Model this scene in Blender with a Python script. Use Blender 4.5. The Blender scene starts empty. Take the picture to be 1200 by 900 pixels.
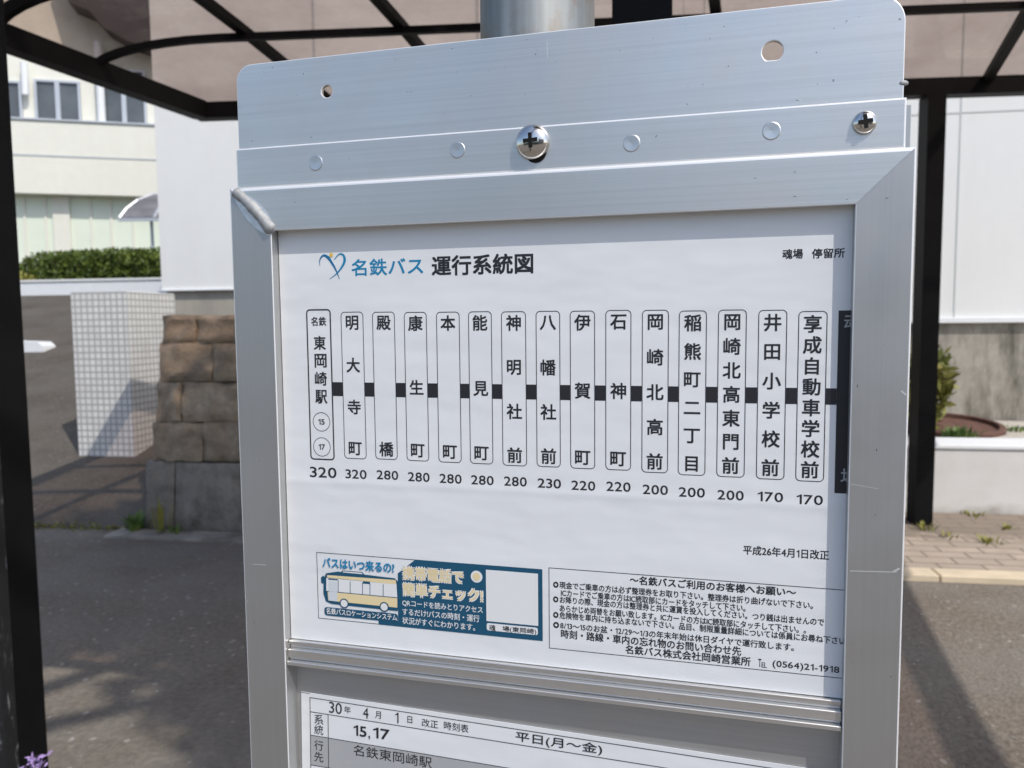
import bpy, bmesh, math, random
from mathutils import Vector, Matrix, noise
random.seed(7)
C = bpy.context.scene.collection
SC = bpy.context.scene

# ---------------------------------------------------------------- camera, world, sun, exposure
FPX = 920.0                                   # focal length in pixels of the 1200 x 900 photograph
PITCH, ROLL, TS = 0.0789985, -0.0094266, -0.269264   # camera pitch / roll, heading of the notice frame
CAMH, SD = 1.25, 0.55                         # camera height, distance to the plane of the frame
_F0 = Vector((0, math.cos(PITCH), -math.sin(PITCH))); _U0 = Vector((0, math.sin(PITCH), math.cos(PITCH))); _R0 = Vector((1, 0, 0))
CR = math.cos(ROLL)*_R0 + math.sin(ROLL)*_U0
CU = -math.sin(ROLL)*_R0 + math.cos(ROLL)*_U0
CF = _F0
CAM = Vector((0, 0, CAMH))
E1 = Vector((math.cos(TS), math.sin(TS), 0)); E2 = Vector((-math.sin(TS), math.cos(TS), 0)); EZ = Vector((0, 0, 1))

cam = bpy.data.cameras.new('camera'); camo = bpy.data.objects.new('camera', cam); C.objects.link(camo)
m = Matrix((CR, CU, -CF)).transposed().to_4x4(); m.translation = CAM
camo.matrix_world = m
cam.sensor_width = 36; cam.lens = FPX/1200*36
cam.clip_start = 0.02; cam.clip_end = 2000
cam.dof.use_dof = True; cam.dof.focus_distance = 0.575; cam.dof.aperture_fstop = cam.lens/2.3
SC.camera = camo

SUN = (1.3*E1 - 1.0*E2 + 2.0*EZ).normalized()
elev = math.asin(SUN.z); azim = math.atan2(SUN.x, SUN.y)
w = bpy.data.worlds.new('World'); SC.world = w; w.use_nodes = True
nt = w.node_tree; bg = nt.nodes['Background']
sky = nt.nodes.new('ShaderNodeTexSky'); sky.sky_type = 'NISHITA'; sky.sun_disc = False
sky.sun_elevation = elev; sky.sun_rotation = azim; sky.air_density = 1.0; sky.dust_density = 1.5; sky.ozone_density = 1.0
nt.links.new(sky.outputs[0], bg.inputs[0]); bg.inputs[1].default_value = 0.15
sl = bpy.data.lights.new('sun', 'SUN'); sl.energy = 2.4; sl.angle = math.radians(0.5); sl.color = (1.0, 0.95, 0.88)
so = bpy.data.objects.new('sun', sl); C.objects.link(so)
so.rotation_euler = SUN.to_track_quat('Z', 'Y').to_euler()
vs = SC.view_settings
vs.view_transform = 'Standard'; vs.look = 'None'; vs.exposure = 0.33; vs.gamma = 1; vs.use_curve_mapping = False

# ---------------------------------------------------------------- helpers
def ray(px, py): return CF + CR*((px-600)/FPX) - CU*((py-450)/FPX)
def at_z(px, py, z):
    d = ray(px, py); return CAM + d*((z-CAMH)/d.z)
def at_y(px, py, y):
    d = ray(px, py); return CAM + d*(y/d.y)
def uv(px, py, back=0.0):                     # photograph point -> (u, v) on the frame plane moved 'back' metres away
    d = ray(px, py); p = d*((SD+back)/d.dot(E2)); return p.dot(E1), p.z + CAMH

T2 = math.radians(-9)
G1 = Vector((math.cos(T2), math.sin(T2), 0)); G2 = Vector((-math.sin(T2), math.cos(T2), 0)); GO = Vector((0, 3.96, 0))
def gw(s, q, z=0): return GO + G1*s + G2*q + EZ*z          # street frame: s along the kerb, q away from the camera
def g_px(px, q, py=378):
    d = ray(px, py); p = CAM + d*(((GO-CAM).dot(G2)+q)/d.dot(G2)); return (p-GO).dot(G1), p.z

def thing(name, label, cat, loc=(0, 0, 0), rz=0.0, group=None):
    o = bpy.data.objects.new(name, None); C.objects.link(o); o.empty_display_size = 0.1
    o.location = loc; o.rotation_euler = (0, 0, rz); o['label'] = label; o['category'] = cat
    if group: o['group'] = group
    o['_'] = 0; del o['_']
    return o
def tag(o, label, cat, group=None):
    o['label'] = label; o['category'] = cat
    if group: o['group'] = group
    return o
def mat_of(o):
    M = Matrix.Translation(o.location) @ o.rotation_euler.to_matrix().to_4x4()
    return M if o.parent is None else mat_of(o.parent) @ M
def obj(name, bm, mat, parent=None, local=False, smooth=None, kind=None):
    """bm in world coordinates (or already local when local=True); ONE mesh object"""
    if parent is not None and not local: bm.transform(mat_of(parent).inverted())
    me = bpy.data.meshes.new(name); bm.normal_update(); bm.to_mesh(me); bm.free()
    if mat: me.materials.append(mat)
    if smooth is not None:
        me.shade_smooth()
        if smooth < 3: me.set_sharp_from_angle(angle=smooth)
    o = bpy.data.objects.new(name, me); C.objects.link(o)
    if parent is not None: o.parent = parent
    if kind: o['kind'] = kind
    return o
def centred(name, bm, mat, base, rz=0, smooth=None):
    """one-mesh thing with its origin at base"""
    M = Matrix.Translation(base) @ Matrix.Rotation(rz, 4, 'Z')
    bm.transform(M.inverted())
    o = obj(name, bm, mat, smooth=smooth); o.location = base; o.rotation_euler = (0, 0, rz); return o

def quadbox(bm, P, bev=0.0, seg=1):
    """P: 8 points, bottom ring then top ring"""
    v = [bm.verts.new(p) for p in P]
    fs = [bm.faces.new([v[i] for i in f]) for f in ((3, 2, 1, 0), (4, 5, 6, 7), (0, 1, 5, 4), (1, 2, 6, 5), (2, 3, 7, 6), (3, 0, 4, 7))]
    if bev:
        es = list({e for f in fs for e in f.edges})
        bmesh.ops.bevel(bm, geom=es, offset=bev, segments=seg, profile=0.5, affect='EDGES', clamp_overlap=True)
def box(bm, x0, x1, y0, y1, z0, z1, f=None, bev=0.0, seg=1):
    P = [(x0, y0, z0), (x1, y0, z0), (x1, y1, z0), (x0, y1, z0), (x0, y0, z1), (x1, y0, z1), (x1, y1, z1), (x0, y1, z1)]
    if f: P = [f(*p) for p in P]
    quadbox(bm, P, bev, seg)
def tube(bm, pts, r, n=8, sq=False, caps=True, up=None):
    """sweep of a circle (or rectangle r=(w,h)) along points"""
    pts = [Vector(p) for p in pts]; rings = []
    for i, p in enumerate(pts):
        t = (pts[min(i+1, len(pts)-1)]-pts[max(i-1, 0)]).normalized()
        a = up or (EZ if abs(t.z) < 0.95 else Vector((1, 0, 0)))
        s = t.cross(a).normalized(); b = s.cross(t).normalized()
        if sq:
            rings.append([bm.verts.new(p + s*(x*r[0]/2) + b*(y*r[1]/2)) for x, y in ((-1, -1), (1, -1), (1, 1), (-1, 1))])
        else:
            rr = r[i] if isinstance(r, (list, tuple)) else r
            rings.append([bm.verts.new(p + (s*math.cos(k*2*math.pi/n) + b*math.sin(k*2*math.pi/n))*rr) for k in range(n)])
    k = len(rings[0])
    for A, B in zip(rings, rings[1:]):
        for j in range(k): bm.faces.new((A[j], A[(j+1) % k], B[(j+1) % k], B[j]))
    if caps:
        bm.faces.new(rings[0][::-1]); bm.faces.new(rings[-1])
def lathe(bm, prof, M, n=32):
    """prof: (radius, height) list, closed at radius 0; M maps local xyz (axis z)"""
    rings = []
    for r, h in prof:
        if r < 1e-7: rings.append([bm.verts.new(M @ Vector((0, 0, h)))])
        else: rings.append([bm.verts.new(M @ Vector((r*math.cos(k*2*math.pi/n), r*math.sin(k*2*math.pi/n), h))) for k in range(n)])
    for A, B in zip(rings, rings[1:]):
        for j in range(n):
            q = [A[j % len(A)], A[(j+1) % len(A)], B[(j+1) % len(B)], B[j % len(B)]]
            q = [x for i, x in enumerate(q) if x not in q[:i]]
            if len(q) > 2: bm.faces.new(q)
def prism(bm, pts2, z0, z1, M):
    """polygon pts2 extruded along local z"""
    a = [bm.verts.new(M @ Vector((x, y, z0))) for x, y in pts2]; b = [bm.verts.new(M @ Vector((x, y, z1))) for x, y in pts2]
    n = len(a)
    bm.faces.new(a[::-1]); bm.faces.new(b)
    for i in range(n): bm.faces.new((a[i], a[(i+1) % n], b[(i+1) % n], b[i]))
def box_uv(o):
    me = o.data; uvl = me.uv_layers.new(name='UVMap')
    for p in me.polygons:
        n = p.normal; ax = max(range(3), key=lambda i: abs(n[i]))
        for li in p.loop_indices:
            c = me.vertices[me.loops[li].vertex_index].co
            uvl.data[li].uv = (c.y, c.z) if ax == 0 else ((c.x, c.z) if ax == 1 else (c.x, c.y))

# ---------------------------------------------------------------- materials
def new_mat(name):
    mt = bpy.data.materials.new(name); mt.use_nodes = True
    return mt, mt.node_tree, mt.node_tree.nodes['Principled BSDF']
def N(nt, t, **kw):
    n = nt.nodes.new(t)
    for k, v in kw.items():
        if k in n.inputs: n.inputs[k].default_value = v
        else: setattr(n, k, v)
    return n
def coords(nt, scale=(1, 1, 1), out='Object'):
    tc = N(nt, 'ShaderNodeTexCoord'); mp = N(nt, 'ShaderNodeMapping'); mp.inputs['Scale'].default_value = scale
    nt.links.new(tc.outputs[out], mp.inputs[0]); return mp.outputs[0]
def ramp(nt, fac, stops):
    r = N(nt, 'ShaderNodeValToRGB'); el = r.color_ramp.elements
    while len(el) < len(stops): el.new(0.5)
    for e, (p, c) in zip(el, stops): e.position = p; e.color = (*c, 1)
    nt.links.new(fac, r.inputs[0]); return r.outputs[0]
def nz(nt, vec, scale, detail=4, rough=0.6):
    n = N(nt, 'ShaderNodeTexNoise'); n.inputs['Scale'].default_value = scale; n.inputs['Detail'].default_value = detail; n.inputs['Roughness'].default_value = rough
    nt.links.new(vec, n.inputs['Vector']); return n.outputs['Fac']
def bump(nt, h, strength, dist, b):
    bp = N(nt, 'ShaderNodeBump'); bp.inputs['Strength'].default_value = strength; bp.inputs['Distance'].default_value = dist
    nt.links.new(h, bp.inputs['Height']); nt.links.new(bp.outputs[0], b.inputs['Normal']); return bp
def mixc(nt, fac, a, b, mode='MIX'):
    mx = N(nt, 'ShaderNodeMix', data_type='RGBA', blend_type=mode)
    if hasattr(fac, 'is_linked'): nt.links.new(fac, mx.inputs[0])
    else: mx.inputs[0].default_value = fac
    for i, c in ((6, a), (7, b)):
        if hasattr(c, 'is_linked'): nt.links.new(c, mx.inputs[i])
        else: mx.inputs[i].default_value = (*c, 1)
    return mx.outputs[2]
def plain(name, col, rough=0.5, metal=0.0, spec=0.5, var=0.0, vscale=8, bmp=0.0, bscale=60, bdist=0.002):
    mt, nt, b = new_mat(name); b.inputs['Roughness'].default_value = rough; b.inputs['Metallic'].default_value = metal
    b.inputs['Specular IOR Level'].default_value = spec; b.inputs['Base Color'].default_value = (*col, 1)
    if var:
        v = coords(nt); f = nz(nt, v, vscale, 6)
        c = ramp(nt, f, [(0.3, tuple(x*(1-var) for x in col)), (0.7, tuple(min(1, x*(1+var)) for x in col))])
        nt.links.new(c, b.inputs['Base Color'])
    if bmp:
        bump(nt, nz(nt, coords(nt), bscale, 5), bmp, bdist, b)
    return mt

def brushed(name, col, grain, rough=0.34, scale=900, strength=0.12, spots=True):
    """extruded aluminium: fine die lines along 'grain' (x or z of the thing)"""
    mt, nt, b = new_mat(name); b.inputs['Metallic'].default_value = 0.84
    s = (3, 3, 1) if grain == 'x' else (1, 3, 3)
    st = (scale*0.012, 40, scale) if grain == 'x' else (scale, 40, scale*0.012)
    f = nz(nt, coords(nt, st), 1.0, 3, 0.7)
    st2 = (2.5, 20, 420) if grain == 'x' else (420, 20, 2.5)
    f2 = nz(nt, coords(nt, st2), 1.0, 3, 0.6)
    big = nz(nt, coords(nt), 14, 5, 0.6)
    c = ramp(nt, f2, [(0.28, tuple(x*(0.93 if grain == 'x' else .965) for x in col)), (0.5, col), (0.72, tuple(min(1, x*(1.045 if grain == 'x' else 1.02)) for x in col))])
    c = mixc(nt, ramp(nt, big, [(0.45, (0, 0, 0)), (0.75, (0.35, 0.35, 0.35))]), c, tuple(x*0.86 for x in col))
    if spots:
        sp = nz(nt, coords(nt), 260, 2, 0.5)
        c = mixc(nt, ramp(nt, sp, [(0.755, (0, 0, 0)), (0.775, (0.75, 0.75, 0.75))]), c, tuple(x*0.35 for x in col))
    nt.links.new(c, b.inputs['Base Color'])
    r = ramp(nt, big, [(0.3, (rough-.04,)*3), (0.75, (rough+.12,)*3)]); nt.links.new(r, b.inputs['Roughness'])
    bump(nt, f, strength, 0.0004, b)
    return mt
M = {}
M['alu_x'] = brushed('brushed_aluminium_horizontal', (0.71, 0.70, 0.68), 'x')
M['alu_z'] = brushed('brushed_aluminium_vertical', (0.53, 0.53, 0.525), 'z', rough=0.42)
M['alu_back'] = brushed('aluminium_back_sheet', (0.56, 0.56, 0.56), 'x', rough=0.5, spots=False)
M['weld'] = plain('weld_metal', (0.40, 0.41, 0.415), 0.72, 0.6, var=0.2, vscale=150, bmp=0.25, bscale=220, bdist=0.0006)
M['ground'] = plain('ground_aluminium', (0.82, 0.84, 0.85), 0.55, 0.85, var=0.12, vscale=120)
M['edge'] = plain('edge_highlight', (0.86, 0.87, 0.88), 0.45, 0.35)  # highlight along the rounded edges put into a brighter, less metallic colour
M['spun'] = plain('spun_aluminium', (0.66, 0.67, 0.67), 0.36, 0.92)
M['chrome'] = plain('stainless_steel', (0.72, 0.70, 0.67), 0.14, 1.0)
M['recess'] = plain('screw_recess', (0.012, 0.011, 0.01), 0.6, 0.0, spec=.2)
M['zinc'] = None
def zinc():
    mt, nt, b = new_mat('galvanised_steel'); b.inputs['Metallic'].default_value = 0.7; b.inputs['Roughness'].default_value = 0.5
    f = nz(nt, coords(nt, (60, 60, 3)), 1.0, 5); g = nz(nt, coords(nt), 30, 6)
    c = ramp(nt, f, [(0.3, (0.24, 0.25, 0.245)), (0.7, (0.46, 0.47, 0.455))])
    c = mixc(nt, ramp(nt, g, [(0.52, (0, 0, 0)), (0.72, (0.8, 0.8, 0.8))]), c, (0.30, 0.22, 0.15))
    nt.links.new(c, b.inputs['Base Color']); bump(nt, g, 0.2, 0.001, b); return mt
M['zinc'] = zinc()
def paper(crease):
    mt, nt, b = new_mat('printed_paper'); b.inputs['Base Color'].default_value = (0.80, 0.82, 0.84, 1); b.inputs['Roughness'].default_value = 0.32
    b.inputs['Specular IOR Level'].default_value = 0.5
    f = nz(nt, coords(nt, (4, 4, 9)), 1.6, 3); tc = N(nt, 'ShaderNodeTexCoord'); sx = N(nt, 'ShaderNodeSeparateXYZ'); nt.links.new(tc.outputs['Object'], sx.inputs[0])
    def mth(op, a, b_): 
        n = N(nt, 'ShaderNodeMath', operation=op)
        for i, q in enumerate((a, b_)):
            if hasattr(q, 'is_linked'): nt.links.new(q, n.inputs[i])
            else: n.inputs[i].default_value = q
        return n.outputs[0]
    d = mth('DIVIDE', mth('ADD', sx.outputs['Z'], crease), .0035); g = mth('POWER', 2.718, mth('MULTIPLY', mth('MULTIPLY', d, d), -1.0))
    bump(nt, mth('ADD', f, mth('MULTIPLY', g, .10)), 0.25, 0.010, b); return mt
M['paper'] = paper(-.1345); M['sheet'] = paper(-5)
M['ink'] = plain('black_ink', (0.022, 0.023, 0.028), 0.4)
M['blue_ink'] = plain('blue_ink', (0.006, 0.225, 0.44), 0.4)
M['logo_blue'] = plain('logo_blue_ink', (0.01, 0.16, 0.34), 0.4)
M['navy'] = plain('teal_blue_ink', (0.010, 0.085, 0.16), 0.4)
M['cream_ink'] = plain('cream_yellow_ink', (0.82, 0.68, 0.40), 0.4)
M['yellow_ink'] = plain('yellow_ink', (0.78, 0.55, 0.12), 0.4)
M['white_ink'] = plain('white_print', (0.80, 0.81, 0.82), 0.4)
M['pale_ink'] = plain('window_print', (0.66, 0.70, 0.74), 0.4)
M['grey_ink'] = plain('grey_tint_print', (0.42, 0.43, 0.44), 0.4)
M['black_metal'] = plain('black_painted_steel', (0.006, 0.006, 0.0065), 0.55, 0.0, spec=0.12, var=0.2, vscale=14)
def scuffed():
    mt, nt, b = new_mat('scuffed_black_paint'); b.inputs['Roughness'].default_value = 0.55
    f = nz(nt, coords(nt, (55, 55, 14)), 1.0, 6, 0.75)
    c = ramp(nt, f, [(0.56, (0.010, 0.010, 0.011)), (0.62, (0.06, 0.065, 0.07)), (0.70, (0.45, 0.48, 0.50))])
    nt.links.new(c, b.inputs['Base Color']); bump(nt, f, 0.5, 0.002, b); return mt
M['scuffed'] = scuffed()
def smoke():
    mt, nt, b = new_mat('smoke_brown_polycarbonate'); nt.nodes.remove(b); out = nt.nodes['Material Output']
    tr = N(nt, 'ShaderNodeBsdfTransparent'); gl = N(nt, 'ShaderNodeBsdfGlossy'); gl.inputs['Roughness'].default_value = 0.08
    df = N(nt, 'ShaderNodeBsdfDiffuse'); df.inputs['Color'].default_value = (0.40, 0.30, 0.26, 1)
    f = nz(nt, coords(nt), 3.5, 5, 0.65)
    c = ramp(nt, nz(nt, coords(nt, (1, 1, 1)), 1.1, 6, .7), [(0.3, (0.46, 0.365, 0.325)), (0.7, (0.68, 0.565, 0.505))]); nt.links.new(c, tr.inputs['Color'])
    fr = N(nt, 'ShaderNodeFresnel'); fr.inputs['IOR'].default_value = 1.4
    bp = N(nt, 'ShaderNodeBump'); bp.inputs['Strength'].default_value = 0.35; bp.inputs['Distance'].default_value = 0.02
    nt.links.new(nz(nt, coords(nt), 5, 3), bp.inputs['Height']); nt.links.new(bp.outputs[0], gl.inputs['Normal'])
    m0 = N(nt, 'ShaderNodeMixShader'); m0.inputs[0].default_value = 0.06
    nt.links.new(tr.outputs[0], m0.inputs[1]); nt.links.new(df.outputs[0], m0.inputs[2])
    mx = N(nt, 'ShaderNodeMixShader'); nt.links.new(fr.outputs[0], mx.inputs[0]); nt.links.new(m0.outputs[0], mx.inputs[1]); nt.links.new(gl.outputs[0], mx.inputs[2])
    nt.links.new(mx.outputs[0], out.inputs[0]); return mt
M['smoke'] = smoke()
WM = (1.22, 1.02, .80)
def asphalt(name, lo, hi, tint=(0.02, 0.015, 0.01)):
    mt, nt, b = new_mat(name); b.inputs['Roughness'].default_value = 0.85; b.inputs['Specular IOR Level'].default_value = 0.25
    v = coords(nt)
    vor = N(nt, 'ShaderNodeTexVoronoi'); vor.inputs['Scale'].default_value = 75; nt.links.new(v, vor.inputs['Vector'])
    f1 = nz(nt, v, 42, 5, 0.7); f2 = nz(nt, v, 1.7, 5, 0.65); f3 = nz(nt, v, 110, 2)
    c = ramp(nt, f1, [(0.28, tuple(lo*.55*k for k in WM)), (0.5, tuple(lo*k for k in WM)), (0.75, tuple(hi*k for k in WM))])
    c = mixc(nt, ramp(nt, nz(nt, v, .55, 4, .6), [(0.4, (0, 0, 0)), (0.62, (0.45, 0.45, 0.45))]), c, (lo*.62, lo*.55, lo*.48))
    c = mixc(nt, ramp(nt, f2, [(0.35, (0, 0, 0)), (0.7, (0.6, 0.6, 0.6))]), c, (hi*0.95+tint[0], hi*0.90+tint[1], hi*0.82+tint[2]))
    c = mixc(nt, ramp(nt, vor.outputs['Color'], [(0.90, (0, 0, 0)), (0.93, (0.75, 0.75, 0.75))]), c, (hi*1.7, hi*1.6, hi*1.5))
    nt.links.new(c, b.inputs['Base Color'])
    h = mixc(nt, 0.5, vor.outputs['Distance'], f1); bump(nt, h, 0.6, 0.012, b); return mt
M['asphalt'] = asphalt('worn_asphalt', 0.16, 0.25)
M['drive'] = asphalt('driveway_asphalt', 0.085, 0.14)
def concrete(name, lo, hi, stain, sscale=1.5, streak=True, bm=0.3):
    mt, nt, b = new_mat(name); b.inputs['Roughness'].default_value = 0.85
    v = coords(nt); f = nz(nt, v, 6, 8, 0.7); g = nz(nt, coords(nt, (2.2, 2.2, 0.7) if streak else (1, 1, 1)), sscale, 7, 0.7)
    c = ramp(nt, f, [(0.3, lo), (0.7, hi)])
    c = mixc(nt, ramp(nt, g, [(0.42, (0, 0, 0)), (0.66, (0.95, 0.95, 0.95))]), c, stain)
    nt.links.new(c, b.inputs['Base Color']); bump(nt, nz(nt, v, 45, 6, 0.7), bm, 0.006, b); return mt
M['conc_stain'] = concrete('stained_concrete', (0.30, 0.275, 0.235), (0.43, 0.40, 0.345), (0.10, 0.092, 0.07), 2.4)
M['plinth'] = concrete('weathered_concrete', (0.22, 0.195, 0.165), (0.33, 0.295, 0.25), (0.12, 0.105, 0.085), 5.0, False, 0.9)
M['beige'] = concrete('beige_render', (0.36, 0.33, 0.28), (0.42, 0.385, 0.33), (0.30, 0.275, 0.24))
M['gutter'] = concrete('gutter_concrete', (0.26, 0.24, 0.21), (0.38, 0.35, 0.30), (0.12, 0.11, 0.09), 4, False)
M['white_wall'] = concrete('white_cladding', (0.765, 0.77, 0.755), (0.795, 0.795, 0.78), (0.75, 0.75, 0.73), 1.1, True, 0.03)
M['joint'] = plain('cladding_joint_sealant', (0.52, 0.54, 0.54), 0.7)
M['cream_wall'] = concrete('cream_render', (0.74, 0.735, 0.65), (0.80, 0.79, 0.705), (0.74, 0.73, 0.645), 0.8)
M['mint_wall'] = plain('pale_green_curtained_glass', (0.74, 0.80, 0.68), 0.5, var=0.05, vscale=0.8)
M['dark_roof'] = plain('dark_roof_sheet', (0.055, 0.05, 0.055), 0.6, var=0.2, vscale=1.0)
M['glass_dark'] = plain('dark_window_glass', (0.10, 0.11, 0.12), 0.12, 0.0, var=0.35, vscale=0.9)
M['alu_plain'] = plain('window_frame_aluminium', (0.55, 0.57, 0.60), 0.4, 0.5)
M['white_paint'] = plain('white_paint', (0.80, 0.81, 0.82), 0.5, var=0.03)
def planter():
    mt, nt, b = new_mat('white_painted_planter'); b.inputs['Roughness'].default_value = 0.7
    v = coords(nt); f = nz(nt, v, 5, 6); sx = N(nt, 'ShaderNodeSeparateXYZ'); nt.links.new(v, sx.inputs[0])
    c = ramp(nt, f, [(0.3, (0.68, 0.66, 0.63)), (0.7, (0.76, 0.745, 0.72))])
    ad = N(nt, 'ShaderNodeMath', operation='MULTIPLY_ADD'); nt.links.new(f, ad.inputs[0]); ad.inputs[1].default_value = 0.22
    ng = N(nt, 'ShaderNodeMath', operation='SUBTRACT'); ng.inputs[0].default_value = 0.0; nt.links.new(sx.outputs['Z'], ng.inputs[1]); nt.links.new(ng.outputs[0], ad.inputs[2])
    c = mixc(nt, ramp(nt, ad.outputs[0], [(0.03, (0, 0, 0)), (0.11, (0.8, 0.8, 0.8))]), c, (0.34, 0.31, 0.27))   # splash dirt along the foot
    nt.links.new(c, b.inputs['Base Color']); bump(nt, nz(nt, v, 60, 4), 0.2, 0.003, b); return mt
M['planter'] = planter()
def paving():
    mt, nt, b = new_mat('clay_pavers'); b.inputs['Roughness'].default_value = 0.9
    v = coords(nt); br = N(nt, 'ShaderNodeTexBrick'); nt.links.new(v, br.inputs['Vector']); br.offset = 0.5
    for k, x in (('Scale', 1.0), ('Brick Width', 0.21), ('Row Height', 0.105), ('Mortar Size', 0.006), ('Mortar Smooth', 0.3)): br.inputs[k].default_value = x
    br.inputs['Color1'].default_value = (0.50, 0.40, 0.32, 1); br.inputs['Color2'].default_value = (0.40, 0.33, 0.265, 1); br.inputs['Mortar'].default_value = (0.14, 0.115, 0.09, 1)
    f = nz(nt, v, 7, 6, 0.7)
    c = mixc(nt, ramp(nt, f, [(0.4, (0, 0, 0)), (0.75, (0.7, 0.7, 0.7))]), br.outputs['Color'], (0.30, 0.25, 0.19))
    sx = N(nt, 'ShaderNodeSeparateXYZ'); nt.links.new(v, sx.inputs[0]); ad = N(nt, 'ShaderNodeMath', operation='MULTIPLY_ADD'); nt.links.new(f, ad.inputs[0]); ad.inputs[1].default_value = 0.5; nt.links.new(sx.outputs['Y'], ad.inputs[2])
    c = mixc(nt, ramp(nt, ad.outputs[0], [(0.93, (0, 0, 0)), (1.0, (0.62, 0.62, 0.62))]), c, (0.17, 0.135, 0.10))   # shadow stripe beside the planter wall, painted into the paver colour
    nt.links.new(c, b.inputs['Base Color']); bump(nt, br.outputs['Fac'], -0.6, 0.006, b); return mt
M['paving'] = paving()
M['kerb'] = plain('buff_kerb_stone', (0.68, 0.565, 0.40), 0.85, var=0.12, vscale=6, bmp=0.3)
def tiles():
    mt, nt, b = new_mat('white_mosaic_tile'); b.inputs['Roughness'].default_value = 0.3
    tc = N(nt, 'ShaderNodeTexCoord'); br = N(nt, 'ShaderNodeTexBrick'); nt.links.new(tc.outputs['UV'], br.inputs['Vector']); br.offset = 0.0
    for k, x in (('Scale', 1.0), ('Brick Width', 0.0495), ('Row Height', 0.0495), ('Mortar Size', 0.006), ('Mortar Smooth', 0.2)): br.inputs[k].default_value = x
    br.inputs['Color1'].default_value = (0.78, 0.77, 0.74, 1); br.inputs['Color2'].default_value = (0.70, 0.69, 0.67, 1); br.inputs['Mortar'].default_value = (0.38, 0.375, 0.365, 1)
    g = nz(nt, coords(nt), 4, 6, .7); c = mixc(nt, ramp(nt, g, [(.5, (0, 0, 0)), (.78, (.5, .5, .5))]), br.outputs['Color'], (.45, .42, .37))
    nt.links.new(c, b.inputs['Base Color']); bump(nt, br.outputs['Fac'], -0.5, 0.004, b); return mt
M['tiles'] = tiles()
def stone():
    mt, nt, b = new_mat('weathered_split_stone'); b.inputs['Roughness'].default_value = 0.9
    v = coords(nt); f = nz(nt, v, 3.2, 8, 0.7); g = nz(nt, v, 9, 8, 0.75); h = nz(nt, v, 30, 5, 0.7)
    c = ramp(nt, f, [(0.28, (0.21, 0.158, 0.11)), (0.5, (0.40, 0.315, 0.22)), (0.72, (0.58, 0.485, 0.36))])
    c = mixc(nt, ramp(nt, g, [(0.45, (0, 0, 0)), (0.7, (0.85, 0.85, 0.85))]), c, (0.17, 0.14, 0.11))
    nt.links.new(c, b.inputs['Base Color']); bump(nt, mixc(nt, 0.5, g, h), 0.8, 0.03, b); return mt
M['stone'] = stone()
def leaf(name, a, b_, c_):
    mt, nt, b = new_mat(name); b.inputs['Roughness'].default_value = 0.6
    f = nz(nt, coords(nt), 6, 4, 0.7); c = ramp(nt, f, [(0.3, a), (0.5, b_), (0.72, c_)]); nt.links.new(c, b.inputs['Base Color'])
    b.inputs['Subsurface Weight'].default_value = 0.0; return mt
M['hedge'] = leaf('hedge_leaf', (0.04, 0.065, 0.010), (0.09, 0.135, 0.017), (0.17, 0.215, 0.028))
M['weed'] = leaf('weed_leaf', (0.05, 0.10, 0.02), (0.10, 0.18, 0.035), (0.20, 0.22, 0.06))
M['dry_weed'] = leaf('dry_weed_leaf', (0.19, 0.16, 0.035), (0.25, 0.24, 0.045), (0.15, 0.20, 0.04))
M['tree_leaf'] = leaf('tree_leaf', (0.03, 0.055, 0.015), (0.05, 0.085, 0.02), (0.08, 0.12, 0.03))
M['bark'] = plain('bark', (0.10, 0.075, 0.05), 0.9, var=0.3, vscale=20, bmp=0.8, bscale=25, bdist=0.02)
M['stem'] = plain('green_stem', (0.07, 0.11, 0.03), 0.7)
M['petal'] = plain('purple_petal', (0.45, 0.32, 0.62), 0.6, var=0.25, vscale=90)
M['rust'] = plain('rusty_steel', (0.115, 0.055, 0.04), 0.85, var=0.35, vscale=18, bmp=0.5, bscale=50)
M['soil'] = plain('pale_gravel_soil', (0.56, 0.51, 0.44), 0.95, var=0.3, vscale=45, bmp=1.0, bscale=50, bdist=0.02)
M['awning'] = plain('grey_brown_sheet', (0.17, 0.165, 0.175), 0.3, var=0.35, vscale=2.0)

# ---------------------------------------------------------------- setting: ground, driveway, pavement
def sheet(name, pts, mat, faces=None):
    bm = bmesh.new(); v = [bm.verts.new(p) for p in pts]
    for f in (faces or [range(len(pts))]): bm.faces.new([v[i] for i in f])
    return obj(name, bm, mat, kind='structure')
sheet('ground', [(-600, -600, 0), (600, -600, 0), (600, 600, 0), (-600, 600, 0)], M['asphalt'])

GQ = 0.37                                     # gutter line on the left
def slope_z(q): return 0.004 + max(0.0, min(q-GQ-0.02, 7.4))*0.235
bm = bmesh.new(); rows = []
SR = g_px(161, GQ+0.03)[0]
qs = [GQ+0.02, 0.9, 1.5, 2.2, 3.0, 4.0, 5.2, 6.4, 7.2, 7.79, 8.3, 9.5, 12, 40]
for q in qs:
    zz = slope_z(q) + (0.05 if q > 8 else 0)
    rows.append([bm.verts.new(gw(s, q, zz)) for s in (-30, -12, -8, -5, SR+0.9)])
for A, B in zip(rows, rows[1:]):
    for j in range(4): bm.faces.new((A[j], A[j+1], B[j+1], B[j]))
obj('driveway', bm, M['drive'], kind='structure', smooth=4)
bm = bmesh.new(); s0 = g_px(10, GQ)[0]-2.5
box(bm, SR-0.15, 0.6, GQ-0.17, GQ, -0.05, 0.018, gw, 0.004)
obj('gutter_edging', bm, M['gutter'], kind='structure')
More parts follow.
